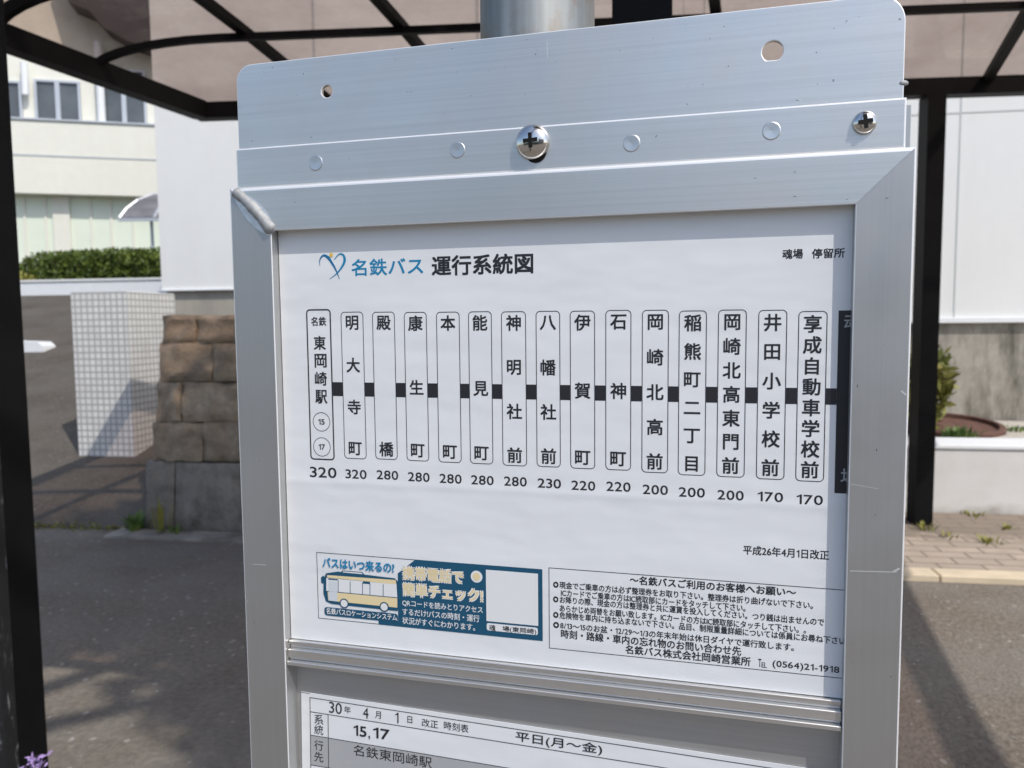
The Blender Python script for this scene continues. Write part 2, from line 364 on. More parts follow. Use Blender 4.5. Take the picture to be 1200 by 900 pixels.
# right-hand pavement with flush kerb
bm = bmesh.new()
s = 0.25
while s < 14:
    box(bm, s, s+0.595, 0.0, 0.115, -0.1, 0.032, gw, 0.006); s += 0.6
obj('kerb', bm, M['kerb'], kind='structure')
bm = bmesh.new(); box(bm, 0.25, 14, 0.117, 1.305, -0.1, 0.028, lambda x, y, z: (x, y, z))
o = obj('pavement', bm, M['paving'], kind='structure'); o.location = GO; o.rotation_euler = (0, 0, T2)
# planting bed soil and the terrace behind the stone wall
def lumpy(name, s0, s1, q0, q1, z, amp, mat, n=40, kk=14):
    bm = bmesh.new(); R = []
    for j in range(kk+1):
        R.append([bm.verts.new(gw(s0+(s1-s0)*i/n, q0+(q1-q0)*j/kk, z+amp*noise.noise(Vector((i*0.45, j*0.5, s0))))) for i in range(n+1)])
    for A, B in zip(R, R[1:]):
        for i in range(n): bm.faces.new((A[i], A[i+1], B[i+1], B[i]))
    return obj(name, bm, mat, kind='structure', smooth=4)
lumpy('planting_bed', 0.3, 12, 1.55, 2.97, 0.415, 0.03, M['soil'])
bm = bmesh.new(); box(bm, SR+0.42, 0.28, 0.72, 2.97, -0.05, 1.2, gw)
obj('terrace', bm, M['gutter'], kind='structure')

# ---------------------------------------------------------------- stone retaining wall (left) on its concrete plinth
q_pl = GQ+0.03
t = thing('retaining_wall', 'brown split stone retaining wall standing on a grey concrete plinth beside the tiled pillar', 'wall', gw(SR, q_pl), T2)
def rough_block(bm, s0, s1, q0, q1, z0, z1, bat0, bat1, seed, amp=0.022, nx=10, nz_=7):
    """split-face block; bat = setback of the face at bottom / top"""
    R = []
    for j in range(nz_+1):
        tz = j/nz_; row = []
        for i in range(nx+1):
            tx = i/nx; edge = min(tx, 1-tx, tz, 1-tz)
            rd = 0.020*max(0.0, 1-edge*13)**2
            n = amp*noise.fractal(Vector((s0*3+tx*(s1-s0)*7, z0*5+tz*(z1-z0)*7, seed)), 0.9, 2.0, 4)
            dx = 0.008*noise.noise(Vector((tz*4, seed*3.1, 1 if tx < .5 else 5)))
            dz = 0.010*noise.noise(Vector((tx*4, seed*1.7, 9 if tz < .5 else 3)))
            q = q0 + bat0*(1-tz) + bat1*tz + rd - n
            row.append(bm.verts.new(gw(s0+tx*(s1-s0)+dx, q, z0+tz*(z1-z0)+dz)))
        R.append(row)
    back = [[bm.verts.new(gw(x, q1, z)) for x in (s0, s1)] for z in (z0, z1)]
    for A, B in zip(R, R[1:]):
        for i in range(nx): bm.faces.new((A[i], A[i+1], B[i+1], B[i]))
    bm.faces.new(R[-1] + [back[1][1], back[1][0]])
    bm.faces.new([r[-1] for r in R][::-1] + [back[0][1], back[1][1]][::1] if False else [r[-1] for r in R] + [back[1][1], back[0][1]])
    bm.faces.new([r[0] for r in R][::-1] + [back[0][0], back[1][0]])
bm = bmesh.new()
zc = [0.425, 0.66, 0.905, 1.14, 1.31]
def left_s(z): return SR + 0.03 + (z-0.42)*0.06
cuts = [[0.36, 0.78, 1.3, 1.75, 2.3], [0.22, 0.62, 1.15, 1.6, 2.3], [0.42, 0.83, 1.35, 1.8, 2.3], [0.30, 0.86, 1.3, 1.75, 2.3]]
for k in range(4):
    x = left_s(zc[k]); base = x
    for c in cuts[k]:
        jit = random.uniform(-0.012, 0.012)
        rough_block(bm, x+0.002, SR+c-0.002, q_pl+0.03, q_pl+0.36, zc[k]+0.002, zc[k+1]-0.002+jit*.3, 0.022*k, 0.022*(k+1), random.random()*50, amp=0.04)
        x = SR+c
obj('stonework', bm, M['stone'], t, smooth=0.9)
bm = bmesh.new(); box(bm, SR+0.2, SR+2.25, q_pl+0.33, q_pl+0.37, 0.40, 1.25, gw)
obj('mortar_backing', bm, M['plinth'], t)
bm = bmesh.new()
rough_block(bm, SR-0.02, SR+0.17, q_pl, q_pl+0.32, -0.02, 0.42, 0, 0.03, 3, 0.012)
rough_block(bm, SR+0.175, SR+2.3, q_pl-0.005, q_pl+0.32, -0.02, 0.42, 0, 0.03, 8, 0.014, 26)
obj('plinth', bm, M['plinth'], t, smooth=0.9)

# tiled gate pillar
PQ = 1.46
sL = g_px(84, PQ)[0]; sR_ = g_px(150, PQ)[0]
pz = slope_z(PQ)
t = thing('gate_pillar', 'square gate pillar clad in small white mosaic tiles at the foot of the driveway', 'pillar', gw((sL+sR_)/2, PQ, pz), T2)
ptop = g_px(100, PQ, 342)[1]
bm = bmesh.new(); hw = (sR_-sL)/2
box(bm, -hw, hw, 0, 0.62, -0.15, ptop-pz, None, 0.004)
o = obj('tiled_shaft', bm, M['tiles'], t, local=True); box_uv(o)

# white low wall, hedge and far block on the driveway
WQ = 8.1
wa, wb = g_px(-60, WQ)[0], g_px(215, WQ)[0]
zt = g_px(100, WQ, 327)[1]
bm = bmesh.new(); box(bm, wa, wb, WQ, WQ+0.25, 1.4, zt-0.04, gw, 0.01)
t = thing('boundary_wall', 'low white wall in front of the clipped hedge at the top of the driveway', 'wall', gw(wb-1, WQ, slope_z(WQ)), T2)
obj('wall', bm, M['white_paint'], t)
bm = bmesh.new(); box(bm, wa-0.02, wb+0.02, WQ-0.02, WQ+0.27, zt-0.038, zt, gw, 0.006)
obj('coping', bm, M['white_wall'], t)
def leaf_cloud(bm, pts, size, jit=0.4):
    for p in pts:
        a = Vector((random.gauss(0, 1), random.gauss(0, 1), random.gauss(0, 1))).normalized()
        b = a.cross(Vector((random.gauss(0, 1), random.gauss(0, 1), random.gauss(0, 1)))).normalized()
        L = size*random.uniform(1-jit, 1+jit)
        v = [bm.verts.new(p + a*(-L)), bm.verts.new(p + b*L*0.42), bm.verts.new(p + a*L), bm.verts.new(p - b*L*0.42)]
        bm.faces.new(v)
HQ = 8.75
ha, hb = g_px(22, HQ)[0], g_px(215, HQ)[0]
hz1 = g_px(100, HQ, 291)[1]; hz0 = zt-0.25
t = thing('hedge', 'clipped green hedge behind the low white wall', 'hedge', gw((ha+hb)/2, HQ+.6, hz0), T2)
bm = bmesh.new(); pts = []
for _ in range(15000):
    s = random.uniform(ha, hb); u = random.random(); q = HQ + 1.3*random.random()**1.6
    zmax = hz1 - 0.25*max(0, 1-(s-ha)/0.5)**2 - 0.10*max(0, 1-(q-HQ)/0.15)
    zmax += 0.07*noise.noise(Vector((s*1.6, q*2, 3)))
    z = hz0 + (zmax-hz0)*u**0.6
    q2 = q + 0.10*noise.noise(Vector((s*2.2, z*3, 7)))
    pts.append(gw(s, q2, z))
leaf_cloud(bm, pts, 0.042)
obj('foliage', bm, M['hedge'], t)
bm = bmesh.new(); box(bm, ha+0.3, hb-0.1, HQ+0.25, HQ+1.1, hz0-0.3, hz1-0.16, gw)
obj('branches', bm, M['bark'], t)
# yellowish small shrub at the left end of the hedge
bm = bmesh.new(); pts = []
sc = g_px(24, 8.5)[0]
for _ in range(900):
    d = Vector((random.gauss(0, 1), random.gauss(0, 1), random.gauss(0, 1))).normalized()*random.random()**0.4
    pts.append(gw(sc+d.x*0.32, 8.55+d.y*0.2, zt-0.02+d.z*0.2))
leaf_cloud(bm, pts, 0.04)
o = centred('shrub', bm, M['dry_weed'], gw(sc, 8.55, zt-0.25)); tag(o, 'small yellowish green shrub at the left end of the clipped hedge', 'shrub')
# white concrete block on the driveway
bq = 4.35; bs = g_px(44, bq)[0]; bz = slope_z(bq)
bm = bmesh.new()
prism(bm, [(-0.55, 0), (0.02, 0), (0.0, 0.10), (-0.06, 0.15), (-0.55, 0.17)], 0, 0.22, Matrix.Translation(gw(bs, bq+0.05, bz-0.02)) @ Matrix.Rotation(T2, 4, 'Z') @ Matrix.Rotation(math.pi/2, 4, 'X') @ Matrix.Translation((0, 0, -0.22)))
o = centred('wheel_stop', bm, M['white_paint'], gw(bs-0.3, bq+0.1, bz)); tag(o, 'small white concrete block lying on the driveway behind the black post', 'wheel stop')

# ---------------------------------------------------------------- planter wall and its plants (right)
pq = 1.31
t = thing('planter_wall', 'low white painted planter wall along the brick pavement', 'wall', gw(2.5, pq, 0), T2)
bm = bmesh.new(); box(bm, 0.3, 12, pq, pq+0.30, -0.05, 0.43, gw, 0.012, 2)
obj('wall', bm, M['planter'], t)
bm = bmesh.new(); box(bm, 0.29, 12.01, pq-0.012, pq+0.315, 0.432, 0.462, gw, 0.008, 2)
obj('coping', bm, M['white_paint'], t)
def tuft(name, base, n, h, spread, mat, label, cat, group=None, blade=0.006, lean=0.5):
    bm = bmesh.new()
    for _ in range(n):
        a = random.uniform(0, 2*math.pi); r = spread*random.random()*0.4; hh = h*random.uniform(0.5, 1.0); ln = lean*hh*random.random()
        p0 = base + Vector((math.cos(a)*r, math.sin(a)*r, -0.005)); d = Vector((math.cos(a), math.sin(a), 0)); s = Vector((-d.y, d.x, 0))*blade*random.uniform(.7, 1.4)
        p1 = p0 + d*ln*0.4 + EZ*hh*0.6; p2 = p0 + d*ln + EZ*hh
        v = [bm.verts.new(x) for x in (p0-s*.6, p0+s*.6, p1+s, p1-s)]; v5 = bm.verts.new(p2)
        bm.faces.new(v); bm.faces.new((v[3], v[2], v5))
    o = centred(name, bm, mat, base); tag(o, label, cat, group); return o
# shrub by the black post
sb = g_px(1080, 2.2)[0]
base = gw(sb, 2.2, 0.42)
t = thing('shrub', 'loose yellow green shrub growing behind the planter wall beside the black post', 'shrub', base)
bm = bmesh.new(); pts = []
for k in range(9):
    a = random.uniform(0, 6.28); tip = base + Vector((math.cos(a)*0.15, math.sin(a)*0.15, random.uniform(0.35, 0.60)))
    tube(bm, [base, base.lerp(tip, 0.5)+Vector((0, 0, .05)), tip], [0.008, 0.006, 0.003], 5)
    for _ in range(230):
        f = random.uniform(0.25, 1.05); pts.append(base.lerp(tip, f) + Vector((random.gauss(0, .05), random.gauss(0, .05), random.gauss(0, .04))))
obj('branches', bm, M['bark'], t)
bm = bmesh.new(); leaf_cloud(bm, pts, 0.042); obj('foliage', bm, M['dry_weed'], t)
tuft('grass_clump', gw(sb+0.13, 1.80, 0.42), 120, 0.105, 0.30, M['weed'], 'bright green grass clump at the foot of the loose shrub behind the planter wall', 'grass clump', lean=0.9, blade=.008)
tuft('grass_clump', gw(g_px(1180, 2.5)[0], 2.3, 0.42), 36, 0.05, 0.22, M['weed'], 'small green weed on pale gravel to the right of the rusty steel ring', 'grass clump', lean=0.9, blade=.008)
# rusty ring plate half buried
rs = g_px(1122, 2.15)[0]
bm = bmesh.new()
lathe(bm, [(0.0, -.03), (0.30, -.03), (0.305, 0.0), (0.335, 0.0), (0.345, -0.01), (0.35, -0.14), (0.0, -0.14)], Matrix.Translation(gw(rs, 2.2, 0.490)) @ Matrix.Rotation(math.radians(6), 4, 'X'), 40)
o = centred('steel_ring', bm, M['rust'], gw(rs, 2.2, 0.42), smooth=0.6); tag(o, 'rusty brown round steel cover half buried in the gravel bed', 'steel cover')
# weeds between the pavers and in the gutter
for (px, q, h, n) in ((1089, .88, .05, 26), (1168, .62, .04, 24), (1122, .72, .03, 18), (1190, .95, .035, 18), (1150, 1.24, .035, 16)):
    tuft('weed', gw(g_px(px, q)[0], q, 0.03), n, h, 0.16, M['dry_weed'], 'small weed sprouting between the brick pavers near the planter wall', 'weed', 'weeds between the pavers', lean=1.3)
tuft('weed', gw(g_px(147, GQ-.02)[0], GQ-.02, 0.0), 55, 0.14, 0.16, M['weed'], 'leafy green weed at the corner of the concrete plinth', 'weed', blade=.008, lean=.9)
tuft('weed', gw(g_px(178, GQ-.02)[0], GQ-.02, 0.018), 20, 0.24, 0.16, M['dry_weed'], 'tall dry weed in front of the concrete plinth', 'weed', blade=.004, lean=.4)
tuft('weed', gw(g_px(196, GQ-.02)[0], GQ-.02, 0.018), 30, 0.05, 0.26, M['weed'], 'flat green weed in the gutter right of the tall dry weed', 'weed', blade=.007, lean=1.2)
bm = bmesh.new(); pts = []
for _ in range(1300):
    s = random.uniform(s0, SR-.05); pts.append(gw(s, GQ+.01+random.gauss(0, .025), abs(random.gauss(0, .016))))
leaf_cloud(bm, pts, 0.012)
o = obj('moss', bm, M['dry_weed'], kind='stuff'); tag(o, 'yellow green moss and grass growing along the driveway joint', 'moss')

# ---------------------------------------------------------------- white building
BQ = 2.98
bl = g_px(188, BQ, 300)[0]; br_ = 13.0
zb_l = g_px(230, BQ, 340)[1]; zb_r = g_px(1140, BQ, 377)[1]
t = thing('white_building', 'white panelled building with concrete base behind the bus shelter', 'building', gw(3, BQ, 0), T2)
bm = bmesh.new(); sm = 1.0
box(bm, bl, sm, BQ, BQ+11, zb_l, 7.5, gw); obj('wall', bm, M['white_wall'], t)
bm = bmesh.new(); box(bm, sm+0.003, br_, BQ, BQ+11, zb_r, 7.5, gw); obj('wall', bm, M['white_wall'], t)
bm = bmesh.new(); box(bm, sm+0.003, br_, BQ-0.035, BQ, zb_r-0.01, zb_r+0.035, gw, .004); obj('drip_sill', bm, M['white_paint'], t)
bm = bmesh.new(); box(bm, bl-0.01, sm, BQ-0.02, BQ-0.001, zb_l-0.006, zb_l+0.012, gw, .003); obj('drip_sill', bm, M['white_paint'], t)
bm = bmesh.new(); box(bm, bl+0.03, sm, BQ+0.03, BQ+10.9, 0, zb_l-0.008, gw); obj('beige_base', bm, M['beige'], t)
bm = bmesh.new(); box(bm, sm+0.003, br_, BQ+0.02, BQ+10.9, 0, zb_r-0.012, gw); obj('concrete_base', bm, M['conc_stain'], t)
vj = g_px(1122, BQ, 250)[0]; hj = g_px(1150, BQ, 131)[1]
bm = bmesh.new()
for k in range(-2, 6):
    sj = vj + k*2.0
    if sj < sm+.1: continue
    box(bm, sj-.006, sj+.006, BQ-.003, BQ+.01, zb_r+0.036, 7.45, gw)
for k in range(0, 4): box(bm, sm+.01, br_, BQ-.004, BQ+.01, hj+k*1.5-.005, hj+k*1.5+.005, gw)
for sj in (g_px(368, BQ, 60)[0], g_px(560, BQ, 60)[0]): box(bm, sj-.012, sj+.012, BQ-.003, BQ+.01, zb_l+.02, 7.45, gw)
for k in range(0, 3): box(bm, bl+.01, sm, BQ-.004, BQ+.01, 4.4+k*1.5-.005, 4.4+k*1.5+.005, gw)
obj('panel_joint', bm, M['joint'], t)

# ---------------------------------------------------------------- cream building far left
TB = math.radians(14); cp = at_y(100, 300, 18)
B1 = Vector((math.cos(TB), math.sin(TB), 0)); B2 = Vector((-math.sin(TB), math.cos(TB), 0)); BO = Vector((cp.x, cp.y, 0))
def bw(s, q, z): return BO + B1*s + B2*q + EZ*z
def b_px(px, py, q=0):
    d = ray(px, py); p = CAM + d*(((BO-CAM).dot(B2)+q)/d.dot(B2)); return (p-BO).dot(B1), p.z
t = thing('cream_building', 'cream office building with pale curtained ground floor beyond the hedge', 'building', BO, TB)
Sa, Sb = b_px(-160, 200)[0], b_px(330, 200)[0]
z1 = b_px(100, 228)[1]; z2 = b_px(100, 144)[1]; zmid = b_px(100, 184)[1]; zw1 = b_px(70, 98)[1]; zr = b_px(100, 38)[1]
bm = bmesh.new(); box(bm, Sa, Sb, 0, 8, z1, z2, bw); obj('wall', bm, M['cream_wall'], t)
bm = bmesh.new(); box(bm, Sa, Sb, 0.45, 8, z2+.001, 13, bw); obj('wall', bm, M['cream_wall'], t)
bm = bmesh.new(); box(bm, Sa, Sb, 0.38, 8, 1.0, z1-.001, bw); obj('curtained_glazing', bm, M['mint_wall'], t)
bm = bmesh.new(); box(bm, Sa, Sb, -.012, 0.0, zmid-.02, zmid+.02, bw); obj('band_joint', bm, M['joint'], t)
bm = bmesh.new(); box(bm, Sa, Sb, -.04, 0.5, z2+.002, z2+.05, bw, .01); obj('ledge', bm, M['alu_plain'], t)
bm = bmesh.new(); s_, _ = b_px(85, 260, .7); box(bm, s_-.3, s_+.05, 0.31, 0.43, 1.0, z1-.004, bw); obj('column', bm, M['cream_wall'], t)
bm = bmesh.new()
for px in (22, 36, 60, 112, 135, 160): s_, _ = b_px(px, 260, .74); box(bm, s_-.025, s_+.025, 0.35, 0.41, 1.0, z1-.004, bw)
obj('mullion', bm, M['cream_wall'], t)
for (xa, xb) in ((-14, 22), (43, 91), (121, 168)):
    a, zt_ = b_px(xa, 100, .4); b, _ = b_px(xb, 100, .4); z0_ = z2+0.07; zt_ = b_px((xa+xb)/2, 97, .4)[1] + (0.25 if xa > 100 else 0)
    wf = bmesh.new()
    for (p, q_, r_, s_) in ((a-.05, a, z0_, zt_), (b, b+.05, z0_, zt_), (a-.05, b+.05, z0_-.05, z0_), (a-.05, b+.05, zt_, zt_+.05), ((a+b)/2-.05, (a+b)/2+.05, z0_, zt_)):
        box(wf, p, q_, 0.36, 0.449, r_, s_, bw)
    o = obj('window', wf, M['alu_plain'], t)
    wp = bmesh.new(); box(wp, a, b, 0.41, 0.447, z0_, zt_, bw)
    obj('pane', wp, M['glass_dark'], o, local=False)
bm = bmesh.new(); s_, zc_ = b_px(29, 96, .3); tube(bm, [bw(s_, .3, zc_-.28), bw(s_, .3, zc_+.42)], .075, 12); obj('wall_lamp', bm, M['white_paint'], t, smooth=.7)
bm = bmesh.new(); s_, zc_ = b_px(117, 96, .3); tube(bm, [bw(s_, .3, z2+.05), bw(s_, .3, zr-.1)], .09, 12); obj('drainpipe', bm, M['white_paint'], t, smooth=.7)
bm = bmesh.new()
pg = [b_px(x, y, -.25) for x, y in ((62, -60), (80, 2), (104, 12), (122, 32), (150, 48), (184, 58), (330, 62), (330, -60))]
va = [bm.verts.new(bw(a, -.25, z)) for a, z in pg]; vb = [bm.verts.new(bw(a, .449, z)) for a, z in pg]
bm.faces.new(va); bm.faces.new(vb[::-1])
for k in range(len(pg)): bm.faces.new((va[k], vb[k], vb[(k+1) % len(pg)], va[(k+1) % len(pg)]))
bmesh.ops.recalc_face_normals(bm, faces=bm.faces)
obj('roof', bm, M['dark_roof'], t)

# small curved canopy in front of the cream building
AY = 15.6
aq = at_y(140, 250, AY); a1 = at_y(215, 250, AY)
t = thing('porch_canopy', 'small curved grey canopy on a thin post beyond the hedge', 'canopy', (a1.x-.5, AY+.2, 1.74))
zl = at_y(160, 256, AY).z; zh = at_y(160, 223, AY+.4).z
prof = [(0.0, 0.0), (0.13, 0.13), (0.33, 0.26), (0.6, 0.36), (0.95, 0.41)]
sc_ = (zh-zl)/0.41
bm = bmesh.new()
for i in range(len(prof)-1):
    (qa, za), (qb, zb_) = prof[i], prof[i+1]
    quadbox(bm, [(aq.x+.04+qa*.5, AY+qa, zl+za*sc_), (a1.x, AY+qa, zl+za*sc_), (a1.x, AY+qb, zl+zb_*sc_), (aq.x+.04+qb*.5, AY+qb, zl+zb_*sc_),
                 (aq.x+.04+qa*.5, AY-.02+qa, zl+za*sc_+.02), (a1.x, AY-.02+qa, zl+za*sc_+.02), (a1.x, AY-.02+qb, zl+zb_*sc_+.02), (aq.x+.04+qb*.5, AY-.02+qb, zl+zb_*sc_+.02)])
obj('canopy_sheet', bm, M['awning'], t, smooth=.8)
bm = bmesh.new()
for fx in (0, .5, 1.0): tube(bm, [(aq.x+.01+qa*.5*(1-fx)*1.3+fx*1.36, AY-.04+qa, zl+za*sc_+.01) for qa, za in prof], .028, 6)
tube(bm, [(aq.x, AY-.04, zl-.03), (a1.x, AY-.04, zl-.03)], (.05, .06), sq=True)
obj('canopy_frame', bm, M['alu_plain'], t)
bm = bmesh.new(); pp = at_y(178, 270, AY+.25); tube(bm, [(pp.x, AY+.25, 1.7), (pp.x, AY+.25, zl)], .032, 10); obj('post', bm, M['alu_plain'], t, smooth=.7)

# ---------------------------------------------------------------- bus shelter
H = 2.56
FL = at_z(240, 131, H); FR = at_z(1200, 100, H)
SA = (FR-FL).normalized(); DT = math.radians(18); SDv = Vector((-math.sin(DT), -math.cos(DT), 0))
LEN = 5.96
def zw(wv):                                    # roof height over the far eave
    pts = [(0, 0), (.85, .14), (1.4, .215), (2.2, .27), (3.05, .28), (4.3, .23)]
    for (a, x), (b, y) in zip(pts, pts[1:]):
        if wv <= b: return x + (y-x)*(wv-a)/(b-a)
    return .2
WS = [0.0, 0.85, 1.40, 3.80]
def rz_(s): return 1.0 if s > .68 else math.sqrt(max(0, 1-(1-s/.68)**2))
def roofp(s, wv, dz=0):                        # the front edge runs slightly askew to the far eave
    return FL + SA*s + SDv*(wv+max(0, wv-1.4)*.36*(max(0, s)/LEN)**2.5) + EZ*(zw(wv)*rz_(s)+dz)
t = thing('bus_shelter', 'black framed bus shelter with curved smoke brown roof panels', 'bus shelter', (FL+SA*2.2+SDv*2)*1 - EZ*H, 0)
bm = bmesh.new(); tube(bm, [FL-SA*.05, FL+SA*LEN], (.09, .095), sq=True); obj('eave_beam', bm, M['black_metal'], t)
bm = bmesh.new(); tube(bm, [FL+SDv*.04, FL+SDv*3.80], (.09, .105), sq=True); obj('eave_beam', bm, M['black_metal'], t)
ss = [0, .015, .04, .08, .14, .21, .30, .40, .52, .68, 1.2, 2, 3, 4, 5, LEN]
for k, wv in enumerate(WS[1:]):
    bm = bmesh.new(); tube(bm, [roofp(s, wv, -.005) for s in ss], (.042 if k else .034, .05 if k else .034), sq=True); obj('roof_bar', bm, M['black_metal'], t)
ws = [0, .3, .6, .85, 1.4, 2.25, 3.1, 3.80]
bm = bmesh.new(); tube(bm, [roofp(LEN, wv, .0) for wv in ws], (.095, .09), sq=True); obj('eave_beam', bm, M['black_metal'], t)
for px in (297, 475, 657, 839, 1215):
    p = at_z(px, 49-(px-293)*.05, H+.14); d = p-FL
    # express p as FL + s*SA + w*SDv
    det = SA.x*SDv.y-SA.y*SDv.x; s = (d.x*SDv.y-d.y*SDv.x)/det
    bm = bmesh.new(); wd = .05
    tube(bm, [roofp(s, wv, .028) for wv in ws], (wd, .04), sq=True); obj('rib', bm, M['black_metal'], t)
bm = bmesh.new(); R = []
for wv in ws: R.append([bm.verts.new(roofp(s, wv, .056)) for s in ss])
for A, B in zip(R, R[1:]):
    for i in range(len(ss)-1): bm.faces.new((A[i], A[i+1], B[i+1], B[i]))
obj('roof_panel', bm, M['smoke'], t, smooth=4)
# posts
pr = at_z(1091, 105, H); tp = (pr-FL).dot(SA); pp = FL+SA*tp
bm = bmesh.new(); tube(bm, [(pp.x, pp.y, 0.03), (pp.x, pp.y, H-.048)], (.125, .10), sq=True, up=SA); obj('post', bm, M['black_metal'], t)
pl = at_y(-10, 600, 1.92); pl.z = 0
bm = bmesh.new(); tube(bm, [pl, (pl.x, pl.y, 2.79)], (.11, .14), sq=True, up=SA)
o = obj('post', bm, M['black_metal'], t)
bm = bmesh.new(); q = pl + Vector((.058, -.115, 0)); tube(bm, [q, (q.x, q.y, 2.3)], (.042, .07), sq=True, up=SA); obj('scuffed_channel', bm, M['scuffed'], o)
pm = at_y(752, 10, 1.75); pm.z = 0
bm = bmesh.new(); tube(bm, [pm, (pm.x, pm.y, 2.77)], (.235, .12), sq=True, up=G1); obj('post', bm, M['black_metal'], t)

# purple flowers at the foot of the left post
fb = at_y(40, 893, 1.62)
t = thing('flower', 'small purple flower beside the foot of the black post', 'flower', (fb.x, fb.y, 0))
bm = bmesh.new(); tube(bm, [(fb.x+.02, fb.y+.02, 0), (fb.x, fb.y, fb.z-.01)], .003, 6); obj('stem', bm, M['stem'], t)
bm = bmesh.new()
for k in range(46):
    d = Vector((random.gauss(0, .010), random.gauss(0, .010), random.gauss(-.004, .012))); 
    leaf_cloud(bm, [fb+d], .008, .3)
obj('petals', bm, M['petal'], t)
bm = bmesh.new(); leaf_cloud(bm, [Vector((fb.x+random.gauss(0, .03), fb.y+random.gauss(0, .03), fb.z*random.uniform(.1, .75))) for _ in range(40)], .022); obj('leaves', bm, M['weed'], t)

# ---------------------------------------------------------------- unseen tree added to shade the left of the ground, mirrored in the metal
tb = Vector((-1.1, -1.3, 0)); fk = tb+Vector((.6, .35, 3.9))
t = thing('added_shade_tree', 'leafy tree added out of view behind the viewer to shade the ground', 'tree', tb)
clumps = [(Vector((2.45, -.35, 6.1)), 1.05), (Vector((1.3, .15, 6.2)), 1.2), (Vector((.45, -.05, 6.0)), 1.1), (Vector((1.75, .55, 6.3)), 1.0), (Vector((2.62, -1.25, 6.3)), .85)]
bm = bmesh.new()
tube(bm, [tb, tb+Vector((.05, .1, 1.6)), fk], [.13, .11, .08], 10)
for c, r in clumps:
    tube(bm, [fk, fk.lerp(c, .55)+Vector((0, 0, .15)), c], [.06, .04, .02], 7)
    for k in range(5):
        a = k*1.3; tube(bm, [c-EZ*.3, c+Vector((math.cos(a)*r*.5, math.sin(a)*r*.5, .1)), c+Vector((math.cos(a)*r*.9, math.sin(a)*r*.9, .2))], [.025, .015, .006], 5)
obj('trunk', bm, M['bark'], t, smooth=.8)
bm = bmesh.new(); pts = []
for c, r in clumps:
    for _ in range(3600):
        d = Vector((random.gauss(0, 1), random.gauss(0, 1), random.gauss(0, 1))).normalized(); rr_ = r*(1+.18*noise.noise(d*2.2+c))
        pts.append(c+Vector((d.x, d.y, d.z*.8))*(rr_*random.random()**.45))
leaf_cloud(bm, pts, .085); obj('crown', bm, M['tree_leaf'], t)

# hedge and house across the street behind the viewer (seen only in the polished metal)
t = thing('house', 'plain two storey house across the street behind the viewer', 'house', (7, -16, 0))
bm = bmesh.new(); box(bm, 2, 13, -22, -15, 0, 5.6); obj('wall', bm, M['beige'], t)
bm = bmesh.new(); prism(bm, [(-15.8+7.3, 5.6), (0.8-15+7.0, 5.6), (-18.5+7.3, 7.6)][::1], 1.6, 13.4, Matrix(((0, 0, 1, 0), (1, 0, 0, -7.3), (0, 1, 0, 0), (0, 0, 0, 1)))); obj('roof', bm, M['dark_roof'], t)
t = thing('hedge', 'long tall hedge across the street behind the viewer', 'hedge', (-8, -13, 0))
bm = bmesh.new(); pts = []
for _ in range(9000):
    x = random.uniform(-22, 1.5); y = -13+random.uniform(-.8, .8); z = random.random()**.7*(3.0+.8*noise.noise(Vector((x*.6, 0, 4))))
    pts.append(Vector((x, y, z)))
leaf_cloud(bm, pts, .16); obj('foliage', bm, M['tree_leaf'], t)
bm = bmesh.new(); box(bm, -21.5, 1, -13.4, -12.6, 0, 2.3); obj('branches', bm, M['bark'], t)

# ---------------------------------------------------------------- sign pole and notice frame
def sw(u, b, z): return E1*u + E2*(SD+b) + EZ*z          # u along the frame, b behind its front plane, z height
pu = uv(628, 40, .07)[0]; pc = sw(pu, .075, 0)
t = thing('sign_pole', 'weathered galvanised steel pole rising behind the aluminium notice frame', 'pole', pc)
bm = bmesh.new()
lathe(bm, [(0, 0), (.047, 0), (.047, 1.2), (.0462, 1.42), (.0452, 1.46), (.044, 1.9), (.044, 2.18), (0, 2.18)], Matrix.Translation(pc), 40)
obj('shaft', bm, M['zinc'], t, smooth=.7)
bm = bmesh.new(); lathe(bm, [(.0475, .9), (.053, .9), (.053, .96), (.0475, .96)], Matrix.Translation(pc), 32); obj('clamp_band', bm, M['zinc'], t, smooth=.7)

